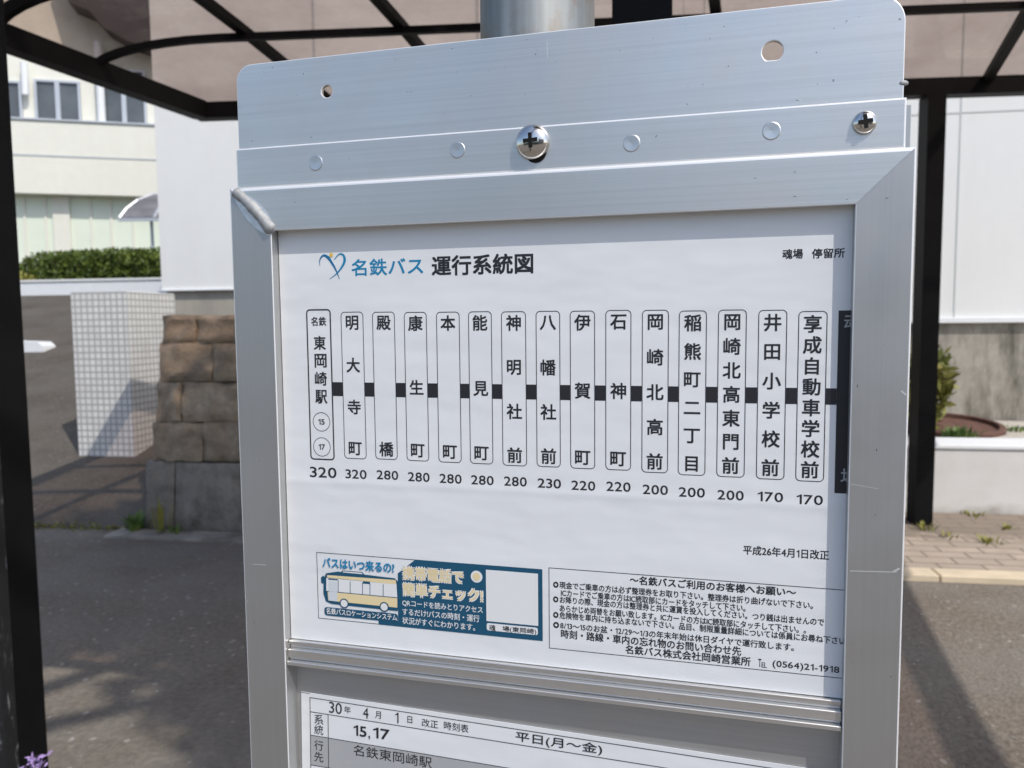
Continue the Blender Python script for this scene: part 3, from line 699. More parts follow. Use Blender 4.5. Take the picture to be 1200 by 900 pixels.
fr = thing('notice_frame', 'brushed aluminium notice frame with hanging plate, bolted to the galvanised pole', 'notice frame', sw(-.135, 0, 0), TS)
FM = mat_of(fr)
z_ = lambda mm: CAMH + mm/1000
UL, UR, IL, IR = -.3825, .1120, -.3462, .0773
ZT, ZI = z_(107.2), z_(73.0); ZB, ZIB = .72, .755
BEV = .0011
def rail(name, P, mat, wide=.0012):
    """P: front outline (u, z) quad, mitred ends; 22 mm deep; the long front edges are rounded"""
    bm = bmesh.new(); quadbox(bm, [sw(u, .022, z) for u, z in P] + [sw(u, 0, z) for u, z in P])
    bmesh.ops.recalc_face_normals(bm, faces=bm.faces); bm.edges.ensure_lookup_table()
    L = [(Vector(P[k]), Vector(P[(k+1) % 4])) for k in range(4)]
    ax = Vector((1, 0)) if name in ('top_rail', 'bottom_rail') else Vector((0, 1))
    for out in (True, False):
        es = []
        for e in bm.edges:
            a, b = (v.co for v in e.verts)
            if abs((a-b).dot(E2)) > 1e-5 or (a.dot(E2)-SD) > 1e-4: continue
            d = Vector(((b-a).dot(E1), b.z-a.z)).normalized()
            if abs(d.dot(ax)) < .99: continue
            mid = Vector(((a+b).dot(E1)/2, (a.z+b.z)/2)); outer = min((mid-Vector(((UL+UR)/2 if ax.x else UL, ZT if ax.x else (ZT+ZB)/2))).length, (mid-Vector(((UL+UR)/2 if ax.x else UR, ZB if ax.x else (ZT+ZB)/2))).length) < .004
            if outer == out: es.append(e)
        if es:
            for f in bmesh.ops.bevel(bm, geom=es, offset=wide if out else .0007, segments=4, profile=.5, affect='EDGES')['faces']: f.material_index = 1
    o = obj(name, bm, mat, fr); o.data.materials.append(M['edge']); return o
g = .00015
rail('top_rail', [(UL, ZT), (IL, ZI), (IR, ZI), (UR, ZT)], M['alu_x'], .0028)
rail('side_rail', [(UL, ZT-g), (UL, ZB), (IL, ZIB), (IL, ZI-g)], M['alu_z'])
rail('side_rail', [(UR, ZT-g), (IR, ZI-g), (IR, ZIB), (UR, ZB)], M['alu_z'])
rail('bottom_rail', [(UL, ZB-g), (UR, ZB-g), (IR, ZIB-g), (IL, ZIB-g)], M['alu_x'])
# divider with grooves
bm = bmesh.new()
for za, zb_, ba in ((-262.6, -259.5, .0055), (-266.0, -262.6, .0075), (-273.0, -266.0, .0035), (-275.4, -273.0, .0060), (-279.0, -275.4, .0015)):
    box(bm, IL+.0002, IR-.0002, ba, .020, z_(za), z_(zb_)-.00005, sw, .0005)
obj('divider_rail', bm, M['alu_x'], fr)
bm = bmesh.new(); box(bm, UL+.003, UR-.003, .0205, .0235, ZB+.003, ZT-.002, sw); obj('back_panel', bm, M['alu_back'], fr)
bm = bmesh.new(); box(bm, IL-.002, IR+.002, .0165, .0200, ZIB-.002, z_(-277), sw); obj('lower_back_panel', bm, M['alu_back'], fr)
# hanging plate with rounded corners and two holes
def rrect(u0, u1, z0, z1, rs, n=8):
    """rounded outline, rs = radii at BL, BR, TR, TL"""
    out = []
    for (cx, cz, a0, r) in ((u0, z0, 180, rs[0]), (u1, z0, 270, rs[1]), (u1, z1, 0, rs[2]), (u0, z1, 90, rs[3])):
        if r < 1e-6: out.append((cx, cz)); continue
        ox = cx + (r if a0 in (180, 90) else -r); oz = cz + (r if a0 in (180, 270) else -r)
        for k in range(n+1):
            a = math.radians(a0+90*k/n); out.append((ox+r*math.cos(a), oz+r*math.sin(a)))
    return out
def holed_plate(bm, outer, holes, b0, b1):
    """flat plate with round holes: fill the outline minus the holes, then extrude"""
    es = []
    for loop in [outer]+holes:
        v = [bm.verts.new((u, 0, z)) for u, z in loop]
        es += [bm.edges.new((v[i], v[(i+1) % len(v)])) for i in range(len(v))]
    f = bmesh.ops.triangle_fill(bm, use_beauty=True, edges=es)['geom']
    fs = [x for x in f if isinstance(x, bmesh.types.BMFace)]
    ex = bmesh.ops.extrude_face_region(bm, geom=fs)['geom']
    for v in [x for x in ex if isinstance(x, bmesh.types.BMVert)]: v.co.y = 1
    for v in bm.verts: v.co = sw(v.co.x, b0 if v.co.y < .5 else b1, v.co.z)
    bmesh.ops.recalc_face_normals(bm, faces=bm.faces)
PB = .0062
def circ(px, py, r, back, n=28, ph=0): 
    u, z = uv(px, py, back); return [(u+r*math.cos(k*2*math.pi/n+ph), z+r*math.sin(k*2*math.pi/n+ph)) for k in range(n)]
plL, plR = uv(277.5, 110, PB)[0], uv(1060.5, 60, PB)[0]; plT = uv(600, 41.5, PB)[1]
bm = bmesh.new()
holed_plate(bm, rrect(plL, plR, z_(112), plT, (0, 0, .017, .013)), [circ(383, 107, .0046, PB), [(u, max(z, uv(905.5, 60, PB)[1]-.0056)) for u, z in circ(905.5, 60, .0067, PB)]], PB, PB+.003)
es = [e for e in bm.edges if all(abs(v.co.dot(E2)-SD-PB) < 1e-5 for v in e.verts) and len(e.link_faces) == 2 and e.calc_face_angle() > 1.2]
for f in bmesh.ops.bevel(bm, geom=es, offset=.0006, segments=2, profile=.5, affect='EDGES')['faces']: f.material_index = 1
o = obj('hanging_plate', bm, M['alu_x'], fr); o.data.materials.append(M['edge'])
bm = bmesh.new()
flL, flR = uv(277, 200, .004)[0], uv(1062, 150, .004)[0]; flT = uv(600, 149.5, .004)[1]
box(bm, flL, flR, .004, .0060, z_(107.2), flT, sw)
es = [e for e in bm.edges if all(abs(v.co.dot(E2)-SD-.004) < 1e-5 for v in e.verts)]
for f in bmesh.ops.bevel(bm, geom=es, offset=.0013, segments=4, profile=.5, affect='EDGES')['faces']: f.material_index = 1
o = obj('flange', bm, M['alu_x'], fr); o.data.materials.append(M['edge'])
bm = bmesh.new(); box(bm, flR+.0006, flR+.0042, .012, .016, z_(107.4), flT-.003, sw, .0004); obj('back_bracket', bm, M['alu_z'], fr)
u, z = uv(1059, 97, PB); bm = bmesh.new(); bmesh.ops.create_icosphere(bm, subdivisions=2, radius=.0024, matrix=Matrix.Translation(sw(plR, PB+.001, z)) @ Matrix.Diagonal((1.3, .6, .8, 1))); obj('weld_nub', bm, M['weld'], fr, smooth=4)
# weld bead on the upper left mitre
bm = bmesh.new(); n = 22; p0 = (UL+.004, ZT-.002); p1 = (IL+.001, ZI-.001); pts = []; rr = []
for k in range(n+1):
    f = k/n; x = p0[0]+(p1[0]-p0[0])*f; zz = p0[1]+(p1[1]-p0[1])*f + .0035*math.sin(f*math.pi)*.8
    pts.append(sw(x, .0012-.001*math.sin(f*3), zz)); rr.append(.0040+.0010*f+.00022*math.sin(k*1.9)+.0003*math.sin(k*.7)-(.002 if k in (0, n) else 0))
tube(bm, pts, rr, 14); obj('weld_bead', bm, M['weld'], fr, smooth=4)
for sd, wd_ in ((1, .0052), (-1, .0050)):
    bm = bmesh.new(); d = Vector((p1[0]-p0[0], p1[1]-p0[1])); nn = Vector((-d.y, d.x)).normalized()*sd; q = []
    for k in range(13):
        f = .10+.92*k/12; c = Vector(p0)+d*f; q.append((c+nn*.001, c+nn*(.0035+wd_*math.sin(math.pi*k/12)**.8)))
    for (a, b), (a2, b2) in zip(q, q[1:]):
        vv = [bm.verts.new(sw(x.x, -.00015, x.y)) for x in (a, b, b2, a2)]; bm.faces.new(vv)
    bmesh.ops.remove_doubles(bm, verts=bm.verts, dist=1e-6); obj('grinding_mark', bm, M['ground'], fr)
# screws and punch marks
def face_M(px, py, back, tilt=0, spin=0):
    u, z = uv(px, py, back)
    R = Matrix((E1, EZ, -E2)).transposed().to_4x4()        # local z towards the viewer
    return Matrix.Translation(sw(u, back, z)) @ R @ Matrix.Rotation(tilt, 4, 'X') @ Matrix.Rotation(spin, 4, 'Z')
def cross_screw(px, py, back, r, dome, spin, mname):
    Mx = face_M(px, py, back, 0, spin); bm = bmesh.new()
    prof = [(0, 0)] + [(r, 0.0), (r*1.0, dome*.18)] + [(r*math.cos(a), dome*.18+dome*.82*math.sin(a)) for a in [math.pi/2*k/10 for k in range(1, 10)]] + [(0, dome)]
    lathe(bm, prof, Mx, 40); o = obj(mname, bm, M['chrome'], fr, smooth=.9)
    bm = bmesh.new(); L, W = (r*.42, r*.11) if mname == 'dome_screw' else (r*.60, r*.17)
    cr = [(W, L), (-W, L), (-W, W), (-L, W), (-L, -W), (-W, -W), (-W, -L), (W, -L), (W, -W), (L, -W), (L, W), (W, W)]
    cap = dome*.18+dome*.82*math.sqrt(max(0, 1-(L/r*1.05)**2))
    prism(bm, cr, cap-.0004, dome+.00012, Mx)
    obj('cross_recess', bm, M['recess'], o); return o
cross_screw(624.5, 167, .004, .0123, .0085, .05, 'dome_screw')
cross_screw(1013, 144, .004, .0072, .0050, .12, 'pan_screw')
bm = bmesh.new(); Mx = face_M(628, 178, .00385); lathe(bm, [(0, 0.0001), (.0078, .0001), (.0078, .00005)], Mx, 28); obj('slot_hole', bm, M['recess'], fr)
for px, py in ((370, 191), (536, 176), (740, 168), (904, 153.5)):
    bm = bmesh.new(); R0 = .0058
    prof = [(0, .00003)] + [(R0*k/14, .00003+.00034*(k/14)+.00003*math.sin(k*2.1)) for k in range(1, 14)] + [(R0, .0001), (R0*1.06, -.0001)]
    lathe(bm, prof, face_M(px, py, .004), 36); obj('rivet', bm, M['spun'], fr, smooth=4)
# scratches on the side rail
def scratch(pa, pb, w_, nm='scratch'):
    ua, za = uv(*pa); ub, zb = uv(*pb); bm = bmesh.new()
    d = Vector((ub-ua, zb-za)).normalized(); nx, nz_ = -d.y*w_/2, d.x*w_/2
    bm.faces.new([bm.verts.new(sw(x, -.00012, zz)) for x, zz in ((ua-nx, za-nz_), (ub-nx, zb-nz_), (ub+nx, zb+nz_), (ua+nx, za+nz_))])
    obj(nm, bm, M['scr'] if nm == 'scratch' else M['recess'], fr)
M['scr'] = plain('bare_scratch', (0.80, 0.80, 0.80), 0.5, 0.6)
scratch((996, 669), (1051, 670.5), .0006); scratch((1046, 670.5), (1054, 666), .0012)
for _ in range(16):
    x, y = random.choice(((random.uniform(930, 1055), random.uniform(228, 236)), (random.uniform(930, 990), random.uniform(117, 122)), (random.uniform(1004, 1050), random.uniform(300, 880)), (random.uniform(285, 318), random.uniform(330, 880)), (random.uniform(330, 950), random.uniform(205, 262-.0*1))))
    if y < 262 and x < 930: y = 214+(400-x)*.055+random.uniform(8, 36)
    a = random.uniform(-.3, .3)+(math.pi/2 if 270 < y and random.random() < .7 else 0); L = random.uniform(1.2, 4.5)
    scratch((x, y), (x+L*math.cos(a), y+L*math.sin(a)), random.uniform(.0002, .0004), 'scratch' if random.random() < .6 else 'nick')
scratch((641, 48), (642, 68), .0005); scratch((1056, 458), (1062, 463), .0010); scratch((996, 567), (1030, 573), .0003); scratch((296, 661), (312, 662), .0005)

# ---------------------------------------------------------------- printing helpers
_cache = {}
def _char(ch):
    if ch not in _cache:
        cu = bpy.data.curves.new('lettering', 'FONT'); cu.body = ch; cu.resolution_u = 3; cu.fill_mode = 'FRONT'
        to = bpy.data.objects.new('lettering', cu); C.objects.link(to)
        dg = bpy.context.evaluated_depsgraph_get(); me = bpy.data.meshes.new_from_object(to.evaluated_get(dg))
        _cache[ch] = ([(v.co.x, v.co.y) for v in me.vertices], [tuple(p.vertices) for p in me.polygons])
        bpy.data.objects.remove(to); bpy.data.curves.remove(cu); bpy.data.meshes.remove(me)
    return _cache[ch]
ONE = ([(.20, 0), (.29, 0), (.29, .70), (.215, .70), (.20, .66), (.20, .57), (.04, .50), (.04, .57), (.16, .635)], [(0, 1, 2, 3, 4, 5), (5, 6, 7, 8), (5, 8, 4)])
def glyphs(s):
    """gothic lettering: full-width characters one em apart, plain digits and latin letters set half-width"""
    V, Fc, x = [], [], 0.0
    for ch in s:
        if ch == ' ': x += .4; continue
        if 33 <= ord(ch) <= 126:              # latin and figures: set by their ink, closely spaced
            v, f = ONE if ch == '1' else _char(ch)
            a0 = min(a for a, b in v); a1 = max(a for a, b in v); off, adv = x+.045-a0, a1-a0+.09
            if ch == '1': off += .03; adv += .05
        else: (v, f), off, adv = _char(ch), x, 1.0
        k = len(V); V += [(off+a, b) for a, b in v]; Fc += [tuple(q+k for q in p) for p in f]; x += adv
    xs = [a for a, b in V]; ys = [b for a, b in V]
    return V, Fc, min(xs), max(xs), min(ys), max(ys)
class Sheet:
    def __init__(self, root, back, piv=(0, 0), tilt=0.0): self.root, self.back, self.piv, self.ct, self.st = root, back, piv, math.cos(tilt), math.sin(tilt)
    def P(self, u, b, z):
        x, y = u-self.piv[0], z-self.piv[1]; return sw(self.piv[0]+x*self.ct-y*self.st, b, self.piv[1]+x*self.st+y*self.ct)
    def uv(self, p):
        a = uv(p[0], p[1], self.back); x, y = a[0]-self.piv[0], a[1]-self.piv[1]
        return self.piv[0]+x*self.ct+y*self.st, self.piv[1]-x*self.st+y*self.ct
    def mmpx(self, p): 
        a = self.uv(p); b = self.uv((p[0], p[1]+1)); return abs(a[1]-b[1])
    def put(self, bm, s, u0, u1, z0, z1, layer=1, bold=0.0):
        """bold > 0 prints the glyphs again, shifted by bold em, to thicken the strokes"""
        V, Fc, xa, xb, ya, yb = glyphs(s)
        em = (z1-z0)/max(.7, yb-ya); d = max(0, bold)*em
        if d > 0:
            u0 += d; u1 -= d; z0 += d; z1 -= d
            for k, (dx, dz) in enumerate(((d, d), (-d, d), (d, -d), (-d, -d), (0, 0))): self._put(bm, V, Fc, xa, xb, ya, yb, u0+dx, u1+dx, z0+dz, z1+dz, layer+.05+.05*k)
        else: self._put(bm, V, Fc, xa, xb, ya, yb, u0, u1, z0, z1, layer)
    def _put(self, bm, V, Fc, xa, xb, ya, yb, u0, u1, z0, z1, layer):
        b = self.back-.00012*layer
        vs = [bm.verts.new(self.P(u0+(x-xa)/(xb-xa)*(u1-u0), b, z0+(y-ya)/(yb-ya)*(z1-z0))) for x, y in V]
        for f in Fc:
            try: bm.faces.new([vs[i] for i in f])
            except ValueError: pass
    def line(self, bm, s, pl, pr, h, bold=0.0, layer=1):
        """text whose ink runs from pl to pr (photo points at mid height), h ink height in photo pixels"""
        a, b = self.uv(pl), self.uv(pr); zc = (a[1]+b[1])/2; hh = h*self.mmpx(((pl[0]+pr[0])/2, (pl[1]+pr[1])/2))/2
        self.put(bm, s, a[0], b[0], zc-hh, zc+hh, layer, bold)
    def poly(self, bm, pts, layer=1, px=True):
        b = self.back-.00012*layer; q = [self.uv(p) if px else p for p in pts]
        v = [bm.verts.new(self.P(u, b, z)) for u, z in q]; bm.faces.new(v)
    def rect(self, bm, u0, u1, z0, z1, layer=1): self.poly(bm, [(u0, z0), (u1, z0), (u1, z1), (u0, z1)], layer, False)
    def ring(self, bm, outer, inner, layer=1):
        b = self.back-.00012*layer
        A = [bm.verts.new(self.P(u, b, z)) for u, z in outer]; B = [bm.verts.new(self.P(u, b, z)) for u, z in inner]; n = len(A)
        for i in range(n): bm.faces.new((A[i], A[(i+1) % n], B[(i+1) % n], B[i]))
    def rframe(self, bm, u0, u1, z0, z1, r, wd, layer=1):
        self.ring(bm, rrect(u0, u1, z0, z1, (r,)*4, 6), rrect(u0+wd, u1-wd, z0+wd, z1-wd, (max(r-wd, .0001),)*4, 6), layer)
    def disc(self, bm, u, z, r, layer=1, n=28): self.poly(bm, [(u+r*math.cos(k*6.28319/n), z+r*math.sin(k*6.28319/n)) for k in range(n)], layer, False)
    def done(self, name, bm, mat, parent=None):
        bm.normal_update()
        for f in bm.faces:
            if f.normal.dot(E2) > 0: f.normal_flip()
        return obj(name, bm, mat, parent or self.root)

# ---------------------------------------------------------------- route poster
PBK = .0092
po = thing('route_poster', 'white bus route diagram poster with vertical stop names, framed in aluminium', 'poster', sw(-.135, PBK, z_(-261)), TS)
S = Sheet(po, PBK)
bm = bmesh.new(); box(bm, IL-.0005+.001, IR+.012, PBK, PBK+.0008, z_(-259.0), ZI+.010, sw); obj('paper', bm, M['paper'], po)
# heading
bm = bmesh.new(); S.line(bm, '運行系統図', (506, 311.2), (625, 308.8), 24, .022); S.done('heading_lettering', bm, M['ink']); bm = bmesh.new(); S.line(bm, '魂場', (917, 297.8), (941, 297.3), 11.6, .02); S.line(bm, '停留所', (951.5, 297), (990, 296.4), 11.6, .02)
S.done('stop_name_lettering', bm, M['ink']); bm = bmesh.new(); S.line(bm, '平成26年4月1日改正', (871, 644.2), (971.5, 650.8), 11.2, .014)
S.done('revision_date_lettering', bm, M['ink'])
bm = bmesh.new(); S.line(bm, '名鉄バス', (412, 313.3), (496, 311.8), 20, .014); S.done('operator_lettering', bm, M['blue_ink'])
def stroke(S, bm, pts, wid, layer=1):
    """tapered brush stroke through photo points (catmull-rom)"""
    q = [Vector(S.uv(p)) for p in pts]; out = []
    ext = [q[0]*2-q[1]]+q+[q[-1]*2-q[-2]]
    for i in range(1, len(ext)-2):
        for k in range(8):
            t = k/8; a, b, c, d = ext[i-1:i+3]
            out.append(0.5*((2*b)+(c-a)*t+(2*a-5*b+4*c-d)*t*t+(3*b-a-3*c+d)*t*t*t))
    out.append(q[-1]); n = len(out); L = []
    for i, p in enumerate(out):
        tg = (out[min(i+1, n-1)]-out[max(i-1, 0)]).normalized(); nn = Vector((-tg.y, tg.x)); f = i/(n-1)
        wv = wid[0]+(wid[1]-wid[0])*min(1, f*2) if f < .5 else wid[1]+(wid[2]-wid[1])*(f-.5)*2
        b = S.back-.00012*layer; L.append((bm.verts.new(sw(p.x+nn.x*wv/2, b, p.y+nn.y*wv/2)), bm.verts.new(sw(p.x-nn.x*wv/2, b, p.y-nn.y*wv/2))))
    for A, B in zip(L, L[1:]): bm.faces.new((A[0], A[1], B[1], B[0]))
z4 = lambda x, y: (350+x/4, 270+y/4)
bm = bmesh.new()
stroke(S, bm, [z4(99, 166), z4(100, 138), z4(116, 118), z4(138, 128), z4(164, 166), z4(180, 198), z4(192, 229)], (.0003, .0024, .0004))
S.done('operator_emblem', bm, M['logo_blue'])
bm = bmesh.new(); stroke(S, bm, [z4(146, 228), z4(178, 203), z4(203, 172), z4(216, 142), z4(210, 116), z4(190, 112), z4(166, 138)], (.0003, .0022, .0004), 2); S.done('operator_emblem', bm, M['blue_ink'])
bm = bmesh.new(); u, z = S.uv(z4(153, 115)); S.disc(bm, u, z, .0016, 3); S.done('emblem_dot', bm, M['yellow_ink'])
# stop boxes
k2 = lambda x, y: (350+x/3.915, 350+y/3.915)
k3 = lambda x, y: (530+x/3.913, 350+y/3.913)
k4 = lambda x, y: (740+x/3.6, 350+y/3.6)
BX = [(k2, (33, 48), (148, 48), (165, 742), (55, 738), '東岡崎駅', '320', (52, 174, 797)),
      (k2, (193, 60), (296, 60), (312, 736), (210, 734), '明大寺町', '320', (215, 312, 805)),
      (k2, (337, 60), (440, 60), (455, 739), (353, 737), '殿橋', '280', (358, 457, 809)),
      (k2, (482, 61), (587, 61), (599, 746), (497, 744), '康生町', '280', (502, 601, 818)),
      (k2, (630, 60), (739, 60), (747, 753), (643, 751), '本町', '280', (647, 748, 826)),
      (k3, (73, 58), (182, 58), (187, 759), (82, 757), '能見町', '280', (87, 190, 832)),
      (k3, (223, 58), (338, 58), (343, 768), (232, 766), '神明社前', '280', (238, 342, 838)),
      (k3, (383, 56), (495, 56), (497, 774), (387, 770), '八幡社前', '230', (392, 499, 847)),
      (k3, (540, 55), (655, 55), (655, 782), (541, 778), '伊賀町', '220', (547, 656, 857)),
      (k3, (702, 52), (821, 52), (820, 789), (703, 784), '石神町', '220', (707, 818, 862)),
      (k4, (44, 47), (158, 47), (154, 737), (43, 732), '岡崎北高前', '200', (48, 154, 806)),
      (k4, (201, 50), (318, 50), (312, 748), (195, 743), '稲熊町二丁目', '200', (200, 310, 817)),
      (k4, (367, 46), (489, 46), (475, 755), (357, 751), '岡崎北高東門前', '200', (363, 474, 829)),
      (k4, (537, 47), (659, 47), (644, 765), (524, 760), '井田小学校前', '170', (533, 640, 836)),
      (k4, (706, 52), (829, 52), (811, 773), (690, 770), '享成自動車学校前', '170', (697, 808, 848))]
spans = []
for i, (k, a, b, c, d, nm, fare, fx) in enumerate(BX):
    A, B, Cc, D = (S.uv(k(*p)) for p in (a, b, c, d))
    u0, u1 = (A[0]+D[0])/2, (B[0]+Cc[0])/2; z1_, z0_ = (A[1]+B[1])/2, (Cc[1]+D[1])/2
    spans.append((u0, u1)); bm = bmesh.new(); wd = .0011 if i == 0 else .00055
    S.rframe(bm, u0, u1, z0_, z1_, .0032, wd)
    ob = S.done('stop_box', bm, M['ink'])
    bm = bmesh.new(); W = u1-u0; cs = .0112; um = (u0+u1)/2
    if i == 0:
        p = S.uv(k2(92, 104)); S.put(bm, '名鉄', p[0]-.0066, p[0]+.0066, p[1]-.0036, p[1]+.0036, 1, .016)
        for ch, (x, y) in zip(nm, ((97, 203), (101, 285), (102, 367), (104, 450))):
            p = S.uv(k2(x, y)); S.put(bm, ch, p[0]-.0053, p[0]+.0053, p[1]-.0055, p[1]+.0055, 1, .018)
        for tx, (x, y) in (('15', (105, 565)), ('17', (107, 680))):
            p = S.uv(k2(x, y)); r = .0077; n = 32
            S.ring(bm, [(p[0]+r*math.cos(j*6.28319/n), p[1]+r*math.sin(j*6.28319/n)) for j in range(n)], [(p[0]+(r-.0005)*math.cos(j*6.28319/n), p[1]+(r-.0005)*math.sin(j*6.28319/n)) for j in range(n)])
            S.put(bm, tx, p[0]-.0028, p[0]+.0028, p[1]-.0023, p[1]+.0023, 1, .02)
    else:
        n = len(nm); Hh = z1_-z0_
        for j, ch in enumerate(nm):
            zc_ = z1_-Hh*(.074+(.929-.074)*j/(n-1)); V, Fc, xa, xb, ya, yb = glyphs(ch)
            sc_ = .0118/.93; ccx = (xa+xb)/2; ccy = (ya+yb)/2
            cw, chh = (xb-xa)*sc_, (yb-ya)*sc_
            if ch == '二': chh *= 1.0
            S.put(bm, ch, um-cw/2, um+cw/2, zc_-chh/2, zc_+chh/2, 1, .018)
    S.done('lettering', bm, M['ink'], ob)
    bm = bmesh.new(); S.line(bm, fare, k(fx[0], fx[2]), k(fx[1], fx[2]), 12.3 if i == 0 else 10.6+.06*i, .010)
    S.done('fare_figures', bm, M['ink'], ob)
# dark box of this stop, running under the right rail
A = S.uv(k4(877, 50)); D = S.uv(k4(853, 820)); du = (A[0]+D[0])/2
bm = bmesh.new(); S.rect(bm, du, du+.022, D[1], A[1], 1); ob = S.done('current_stop_box', bm, M['ink'])
bm = bmesh.new(); 
for ch, y in (('魂', 100), ('場', 752)):
    p = S.uv(k4(897, y)); uu = (du+.011)
    S.put(bm, ch, du+.0036, du+.0152, p[1]-.0057, p[1]+.0057, 2, .004)
S.done('lettering', bm, M['grey_ink'], ob)
bm = bmesh.new(); za = (S.uv((396, 453.3))[1]+S.uv((975, 467.8))[1])/2
for (a, b), (c, d) in zip(spans, spans[1:]+[(du, 0)]): S.rect(bm, b+.00005, c-.00005, za-.0055, za+.0055, 1)
S.done('route_line', bm, M['ink'])
# advert
k5 = lambda x, y: (360+x/4.138, 635+y/4.138)
a_tl, a_br = S.uv(k5(44, 48)), S.uv(k5(1141, 482)); A_bl = S.uv(k5(55, 369)); A_tr = S.uv(k5(1142, 134))
u0, u1, z1_, z0_ = (a_tl[0]+A_bl[0])/2, (a_br[0]+A_tr[0])/2, (a_tl[1]+A_tr[1])/2, (a_br[1]+A_bl[1])/2
bm = bmesh.new(); S.rframe(bm, u0, u1, z0_, z1_, .0002, .0005, 1); ad = S.done('bus_information_panel', bm, M['ink'])
def au(x, y): return S.uv(k5(x, y))
bm = bmesh.new(); pts = [au(525, 84), (u1, z1_), (u1, z0_), (au(347, 400)[0], z0_), (au(347, 400)[0], au(347, 382)[1]), au(442, 384), au(440, 152)]
pts[0] = (pts[0][0], z1_)
S.poly(bm, pts, 2, False); S.done('blue_field', bm, M['navy'], ad)
bm = bmesh.new(); S.line(bm, 'バスはいつ来るの?', k5(76, 101), k5(424, 123), 12.5, .022, 5); S.done('question_lettering', bm, M['blue_ink'], ad)
bm = bmesh.new(); S.line(bm, '携帯電話で', k5(460, 146), k5(762, 174), 17.8, .065, 3); S.line(bm, '簡単チェック!', k5(460, 226), k5(856, 263), 17.8, .065, 3)
u, z = au(822, 168); S.disc(bm, u, z, .0047, 3)
S.done('slogan_outline', bm, M['white_ink'], ad)
bm = bmesh.new(); S.line(bm, '携帯電話で', k5(464, 146), k5(758, 174), 15.2, .02, 4); S.line(bm, '簡単チェック!', k5(464, 226), k5(852, 263), 15.2, .02, 4)
S.disc(bm, u, z, .0030, 4)
S.done('slogan_lettering', bm, M['cream_ink'], ad)
bm = bmesh.new()
S.line(bm, 'QRコードを読みとりアクセス', k5(462, 295), k5(852, 330), 8.2, .010, 3)
S.line(bm, 'するだけ!バスの時刻・運行', k5(462, 337), k5(836, 372), 8.2, .010, 3)
S.line(bm, '状況がすぐにわかります。', k5(462, 379), k5(815, 414), 8.2, .010, 3)
q0, q1 = au(867, 134), au(1121, 407); S.rect(bm, q0[0], q1[0], q1[1], q0[1], 3)
c0, c1 = au(871, 392), au(1119, 452); S.poly(bm, rrect(c0[0], c1[0], c1[1], c0[1], (.0015,)*4, 4), 3, False)
S.done('white_print', bm, M['white_ink'], ad)
bm = bmesh.new(); S.line(bm, '魂', k5(884, 414), k5(914, 417), 7, .012, 4); S.line(bm, '場(東岡崎)', k5(948, 420), k5(1112, 437), 7.2, .012, 4); S.done('caption_lettering', bm, M['ink'], ad)
# bus drawing
def P5(*l): return [au(x, y) for x, y in l]
bm = bmesh.new()
S.poly(bm, P5((92, 152), (150, 143), (163, 146), (172, 138), (268, 146), (278, 158), (425, 176), (441, 192), (444, 300), (440, 335), (120, 300), (92, 288), (80, 250), (80, 180)), 3, False)
S.poly(bm, P5((68, 172), (78, 163), (84, 168), (82, 200), (70, 200)), 3, False)
S.poly(bm, rrect(au(85, 340)[0], au(440, 340)[0], au(270, 366)[1]-.0012, au(270, 330)[1]-.0004, (.0022,)*4, 5), 3, False)
bus = S.done('bus_drawing', bm, M['navy'], ad)
bm = bmesh.new()
S.poly(bm, P5((98, 160), (430, 184), (434, 205), (98, 172)), 4, False); S.poly(bm, P5((100, 240), (438, 272), (438, 318), (104, 284)), 4, False)
S.done('cream_bands', bm, M['cream_ink'], ad)
bm = bmesh.new()
S.poly(bm, P5((94, 174), (434, 205), (438, 270), (94, 238)), 4, False)
S.poly(bm, P5((176, 142), (264, 149), (270, 156), (172, 147)), 4, False)
for x, y in ((181, 297), (375, 314)):
    u, z = au(x, y); S.disc(bm, u, z, .0030, 6)
S.line(bm, '名鉄バスロケーションシステム', k5(94, 333), k5(437, 366), 7.4, .012, 5)
S.done('white_print', bm, M['white_ink'], ad)
bm = bmesh.new()
for x, y in ((181, 297), (375, 314)):
    u, z = au(x, y); S.disc(bm, u, z, .0040, 5)
for x in (152, 210, 270, 306, 370): 
    S.poly(bm, P5((x-1.5, 180+(x-94)*.09), (x+1.5, 180+(x-94)*.09), (x+1.5, 236+(x-94)*.09), (x-1.5, 236+(x-94)*.09)), 5, False)
S.poly(bm, P5((104, 176), (150, 180), (150, 186), (104, 182)), 5, False); S.poly(bm, P5((272, 190), (306, 193), (306, 204), (272, 201)), 5, False)
S.poly(bm, P5((94, 236), (438, 268), (438, 271), (94, 239)), 5, False)
S.done('window_lines', bm, M['navy'], ad)
bm = bmesh.new(); S.poly(bm, P5((106, 188), (148, 192), (148, 288), (106, 283)), 5, False); S.done('door_print', bm, M['pale_ink'], ad)
# notice box
k6 = lambda x, y: (630+x/5.295, 630+y/5.295)
k7 = lambda x, y: (820+x/5.295, 630+y/5.295)
tl, bl_ = S.uv(k6(68, 180)), S.uv(k6(72, 687)); tr = S.uv((991.9, 692.3)); brr = S.uv((991, 795.6))
bm = bmesh.new(); S.rframe(bm, (tl[0]+bl_[0])/2, IR+.008, (bl_[1]+brr[1])/2, (tl[1]+tr[1])/2, .0002, .0005, 1); nb = S.done('notice_box', bm, M['ink'])
bm = bmesh.new()
S.line(bm, '〜名鉄バスご利用のお客様へお願い〜', k6(572, 264), k7(598, 338), 10.6, .02)
S.line(bm, '◎現金でご乗車の方は必ず整理券をお取り下さい。整理券は折り曲げないで下さい。', k6(97, 287), k7(703, 424), 8.6, .015)
S.line(bm, 'ICカードでご乗車の方はIC読取部にカードをタッチして下さい。', k6(145, 339), k7(285, 440), 8.6, .015)
